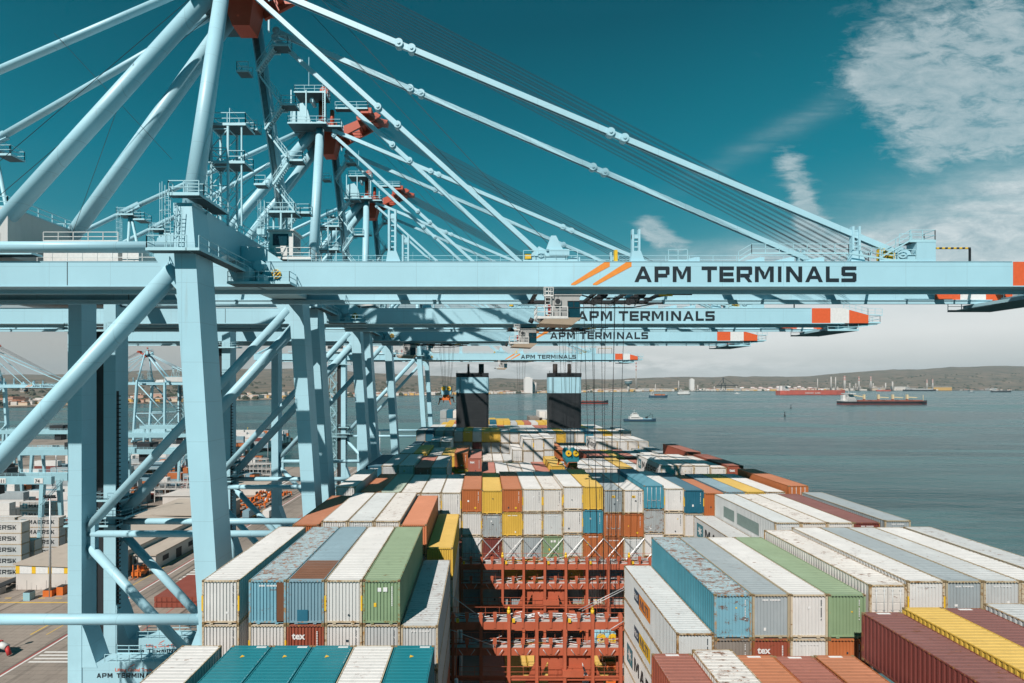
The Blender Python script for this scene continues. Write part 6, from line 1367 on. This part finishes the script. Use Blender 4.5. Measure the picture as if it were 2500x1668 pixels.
for i in range(9):
    x = -104 + (i % 3) * 5.0 + i * .6; y = 196 + (i // 3) * 12; T = thing('parked_spreader', (x, y, 3), f"orange parked spreader on the quay, {ordinal(i % 3)} from left in the {('front', 'middle', 'back')[i // 3]} line", 'spreader', 'orange spreaders parked on the quay'); m = MB()
    m.box(x - .5, x + .5, y - 3, y + 3, 4.2, 4.9)
    for s_ in (-1, 1):
        m.box(x - 1.2, x + 1.2, y + s_ * 5.6, y + s_ * 5.6 + .5, 4.0, 4.7); m.box(x - .35, x + .35, y + s_ * 2.8, y + s_ * 5.6, 4.3, 4.7)
        for q in (-1.1, 1.1): m.box(x + q - .15, x + q + .15, y + s_ * 5.7, y + s_ * 5.7 + .3, 3, 4.1)
    for k in range(10): a, b = rr.uniform(-1.3, .9), rr.uniform(-3, 2.6); m.box(x + a, x + a + rr.uniform(.2, .7), y + b, y + b + rr.uniform(.3, .9), 4.6, 5.0 + rr.random() * 1.3)
    m.build('frame', OG, T); m = MB(); m.box(x - 1.1, x - .5, y - 1, y + .2, 4.8, 5.9); m.tube((x + .6, y - .5, 5.2), (x + .6, y + .4, 5.2), .45, n=12); m.build('fittings', [SHW if i % 2 else DARK], T)
T = thing('forklift', (-91, 130, 3), 'orange forklift truck working on the quay road near the office', 'forklift'); m = MB(); m.box(-92.4, -89.9, 129, 132.2, 3.6, 4.6); m.box(-92.0, -90.3, 130.6, 132.2, 4.6, 5.6); m.build('body', OG, T)
m = MB(); [m.box(a, a + .12, b, b + .12, 4.6, 6.3) for a in (-92, -90.4) for b in (129.3, 131)]; m.box(-92.1, -90.2, 129.2, 131.2, 6.3, 6.4); m.build('overhead_guard', DARK, T); m = MB(); [m.tube((a, b, 3.5), (a + .35, b, 3.5), .5, n=14) for a in (-92.6, -90.1) for b in (129.6, 131.6)]; m.build('wheels', DARK, T); m = MB(); m.box(-91.9, -91.7, 128.7, 128.9, 3.2, 6.6); m.box(-90.6, -90.4, 128.7, 128.9, 3.2, 6.6); m.box(-91.8, -91.6, 127.4, 128.7, 3.2, 3.3); m.box(-90.7, -90.5, 127.4, 128.7, 3.2, 3.3); m.build('mast', OG, T)
# terminal tractors and trailers
def tractor(x, y, label, load=None):
    T = thing('terminal_tractor', (x, y, 3), label, 'truck', 'terminal tractors and trailers on the quay'); m = MB(); m.box(x - 1.2, x + 1.2, y, y + 2.0, 3.9, 6.0); m.box(x - 1.0, x + 1.0, y - 1.2, y, 3.8, 4.7); m.build('cab', SHW, T); m = MB(); m.box(x - 1.05, x + 1.05, y - .03, y, 4.8, 5.8); m.build('window', GLASS, T)
    m = MB(); m.box(x - 1.2, x + 1.2, y + 3, y + 16, 4.2, 4.5); m.box(x - .4, x + .4, y + 1.6, y + 4, 3.9, 4.2); m.build('trailer', DARK, T); m = MB(); [m.tube((x + s_ * 1.2 - .2, y + q, 3.5), (x + s_ * 1.2 + .2, y + q, 3.5), .5, n=12) for s_ in (-1, 1) for q in (-.4, 2.6, 12.5, 14)]; m.build('wheels', DARK, T)
tractor(-86.5, 150, 'white terminal tractor with empty trailer beside the office'); tractor(-66, 210, 'white terminal tractor with empty trailer beyond the parked orange spreaders'); tractor(-119, 112, 'white terminal tractor standing in front of the striped warehouse')
# red-white barriers and the hose post at the lower left
BARR = plain('barrier_red', (.55, .04, .04))
for i in range(16):
    x, y = (-76 + i * 1.35, 233 - i * .9); o = MB(); o.prism([(x - .6, 3), (x + .6, 3), (x + .6, 3.9), (x - .6, 3.9)], y - .25, y + .25); q = o.build('barrier', BARR if i % 2 else CWHITE, org=(x, y, 3)); tag(q, f"{'red' if i % 2 else 'white'} plastic road barrier, {ordinal(i)} from left in the curved row", 'barrier', 'red and white barriers on the quay')
T = thing('fire_hydrant_post', (-92.5, 92.5, 3), 'red and white stand pipe with round mirror at the lower left', 'stand pipe'); m = MB(); m.box(-95, -90.8, 92, 93, 4.6, 5.6); m.build('red_body', BARR, T); m = MB(); m.tube((-91.4, 92.5, 5.1), (-89.4, 92.3, 4.6), .55, n=14); m.tube((-94.6, 92.5, 3), (-94.6, 92.5, 5), .3, n=10); m.build('white_pipe', CABW, T); m = MB(); m.tube((-89.5, 92.3, 4.7), (-88.7, 92.0, 3.3), .35, n=12); m.build('red_hose', BARR, T); m = MB(); m.tube((-91.9, 92.6, 5.6), (-91.9, 92.6, 7.6), .08, n=8); m.tube((-91.9, 92.5, 7.9), (-91.9, 92.6, 7.9), .5, n=16); m.build('mirror', DARK, T)
T = thing('cable_reel', (-112.5, 107, 3), 'pale blue cable reel frame in front of the warehouse', 'cable reel'); m = MB(); [m.box(a, a + .25, b, b + .25, 3, 6.4) for a in (-116, -112.4) for b in (105, 108)]; m.box(-116, -112.2, 105, 108.2, 6.2, 6.5); m.box(-116, -112.2, 105, 105.2, 4.6, 4.8); m.build('frame', YG, T); m = MB(); m.tube((-114.2, 105.4, 4.8), (-114.2, 107.6, 4.8), 1.3, n=20); m.build('drum', DARK, T)

# ------------------------------------------------------------------ air between here and the far shore
m = MB(); m.box(-8500, 11000, -350, 12000, -5.5, 420); hz = m.build('haze', None); hz['kind'] = 'stuff'
hm_ = bpy.data.materials.new('haze_air'); hm_.use_nodes = True; t_ = hm_.node_tree; t_.nodes.clear()
o_ = t_.nodes.new('ShaderNodeOutputMaterial'); v_ = t_.nodes.new('ShaderNodeVolumePrincipled'); t_.links.new(v_.outputs[0], o_.inputs['Volume'])
v_.inputs['Color'].default_value = (.66, .85, .95, 1); v_.inputs['Density'].default_value = 4.2e-5; v_.inputs['Anisotropy'].default_value = 0.0
hz.data.materials.clear(); hz.data.materials.append(hm_)

# masses too far and too many to count
rr = random.Random(77); m = MB()
for _ in range(1900):
    p = rr.choice([rr.uniform(1500, 2200), rr.uniform(1190, 1600), rr.uniform(-80, 620), rr.uniform(600, 1250), rr.uniform(1180, 1700), rr.uniform(1780, 2060)]); t = abs(rr.gauss(.012, .03)) + .004; D = dist_at(p, t); x = (p - VX) / F * D; z = height_at(p, t)
    if mn.noise(Vector((x * .003, D * .003, 8))) < -.15: continue
    a, b, h = rr.uniform(5, 16), rr.uniform(5, 12), rr.uniform(5, 11); a, h = (a * 1.7, h * 1.5) if p > 1450 else (a, h)
    m.box(x - a, x + a, D, D + b, z - 3, z + h, rr.choice([0, 0, 0, 1, 2] if p > 600 else [2, 2, 1, 0, 3])); m.box(x - a - .4, x + a + .4, D - .4, D + b + .4, z + h, z + h + 1.6, rr.choice([4, 5, 5]))
o = m.build('distant_town', [WALLS[0], WALLS[1], WALLS[2], WALLS[4], ROOFS[0], ROOFS[2]]); o['kind'] = 'stuff'
m = MB()
for bx in range(8):
    for by in range(20):
        x = -236 + bx * 13 + rr.uniform(-.4, .4); y = 178 + by * 13.4
        if x > -128 or (y > 300 and x > -182) or (y < 230 and x > -150) or rr.random() < .3: continue
        for k in range(4):
            for t in range(rr.randrange(1, 5)): m.box(x, x + 12.2, y + k * 2.7, y + k * 2.7 + 2.44, 3 + t * 2.65, 5.6 + t * 2.65, rr.choice([0, 0, 0, 1, 1, 2, 3, 4]))
o = m.build('far_yard_containers', [cm('W'), cm('G'), cm('M'), cm('SB'), cm('O')]); o['kind'] = 'stuff'

# yard clutter: light masts, trailers, cabins, gear
rr = random.Random(31)
for i, (x, y) in enumerate(((-104, 118), (-124, 170), (-99, 196), (-108, 262), (-150, 246), (-60, 285), (-186, 214), (-128, 292))):
    T = thing('light_mast', (x, y, 3), f"tall grey floodlight mast in the yard, {ordinal(i)} counted from the near end", 'light mast', 'floodlight masts of the yard'); m = MB(); m.tube((x, y, 3), (x, y, 27), .28, .14, 8); m.build('pole', GALV, T); m = MB(); m.box(x - 1.4, x + 1.4, y - .15, y + .15, 26.6, 26.9); [m.box(x + q, x + q + .5, y - .4, y - .1, 26.9, 27.4) for q in (-1.3, -.5, .3, .9)]; m.build('lamp', DARK, T)
for i in range(16):
    x, y = rr.choice([(-126, 104), (-108, 176), (-92, 182), (-112, 248), (-106, 275), (-130, 252), (-64, 240), (-58, 178)]); x += (i % 4) * 3.6 + rr.uniform(-.5, .5); y += (i // 4) * 1.5; c = rr.choice(['W', 'SB', 'O', 'G'])
    T = thing('trailer', (x, y, 3), f"parked yard trailer carrying a short {PAL[c][0]} box, {ordinal(i)} trailer counted along the quay", 'trailer', 'trailers parked in the yard'); m = MB(); m.box(x - 1.2, x + 1.2, y, y + 7, 4.1, 4.4); m.build('bed', DARK, T); m = MB(); m.box(x - 1.2, x + 1.2, y + .4, y + 6.4, 4.42, 6.9); m.build('box', cm(c), T); m = MB(); [m.tube((x + a - .15, y + b, 3.45), (x + a + .15, y + b, 3.45), .45, n=10) for a in (-1.05, 1.05) for b in (1, 5.2, 6.3)]; m.build('wheels', DARK, T)
for i in range(14):
    x, y = rr.uniform(-134, -98), rr.uniform(96, 119); w_, d_, h_ = rr.uniform(.8, 2.4), rr.uniform(.8, 2.2), rr.uniform(.6, 2.2)
    if -118 < x < -110 and 103 < y < 110: continue
    o = MB(); o.box(x, x + w_, y, y + d_, 3.01, 3 + h_); o.box(x + .1, x + w_ - .1, y + .1, y + d_ - .1, 3 + h_, 3.15 + h_, 1); q = o.build('equipment_cabinet', [rr.choice([BW, BG_, YG, OG]), DARK], org=(x, y, 3)); tag(q, f"small cabinet on the paving left of the crane leg, {ordinal(i)} of the scattered ones", 'cabinet', 'scattered equipment cabinets')
m = MB()
for i in range(46):
    x = rr.uniform(-96, -24); y = rr.uniform(88, 260); ln = rr.uniform(8, 40); w_ = rr.uniform(.15, .5); dx = rr.uniform(-1.5, 1.5)
    for o_ in (0, 1.9): m.add([(x + o_, y, 3.009), (x + o_ + w_, y, 3.009), (x + o_ + dx + w_, y + ln, 3.009), (x + o_ + dx, y + ln, 3.009)], [(0, 1, 2, 3)])
o = m.build('tyre_marks', plain('tyre_rubber', (.13, .115, .10), .9)); struct(o)
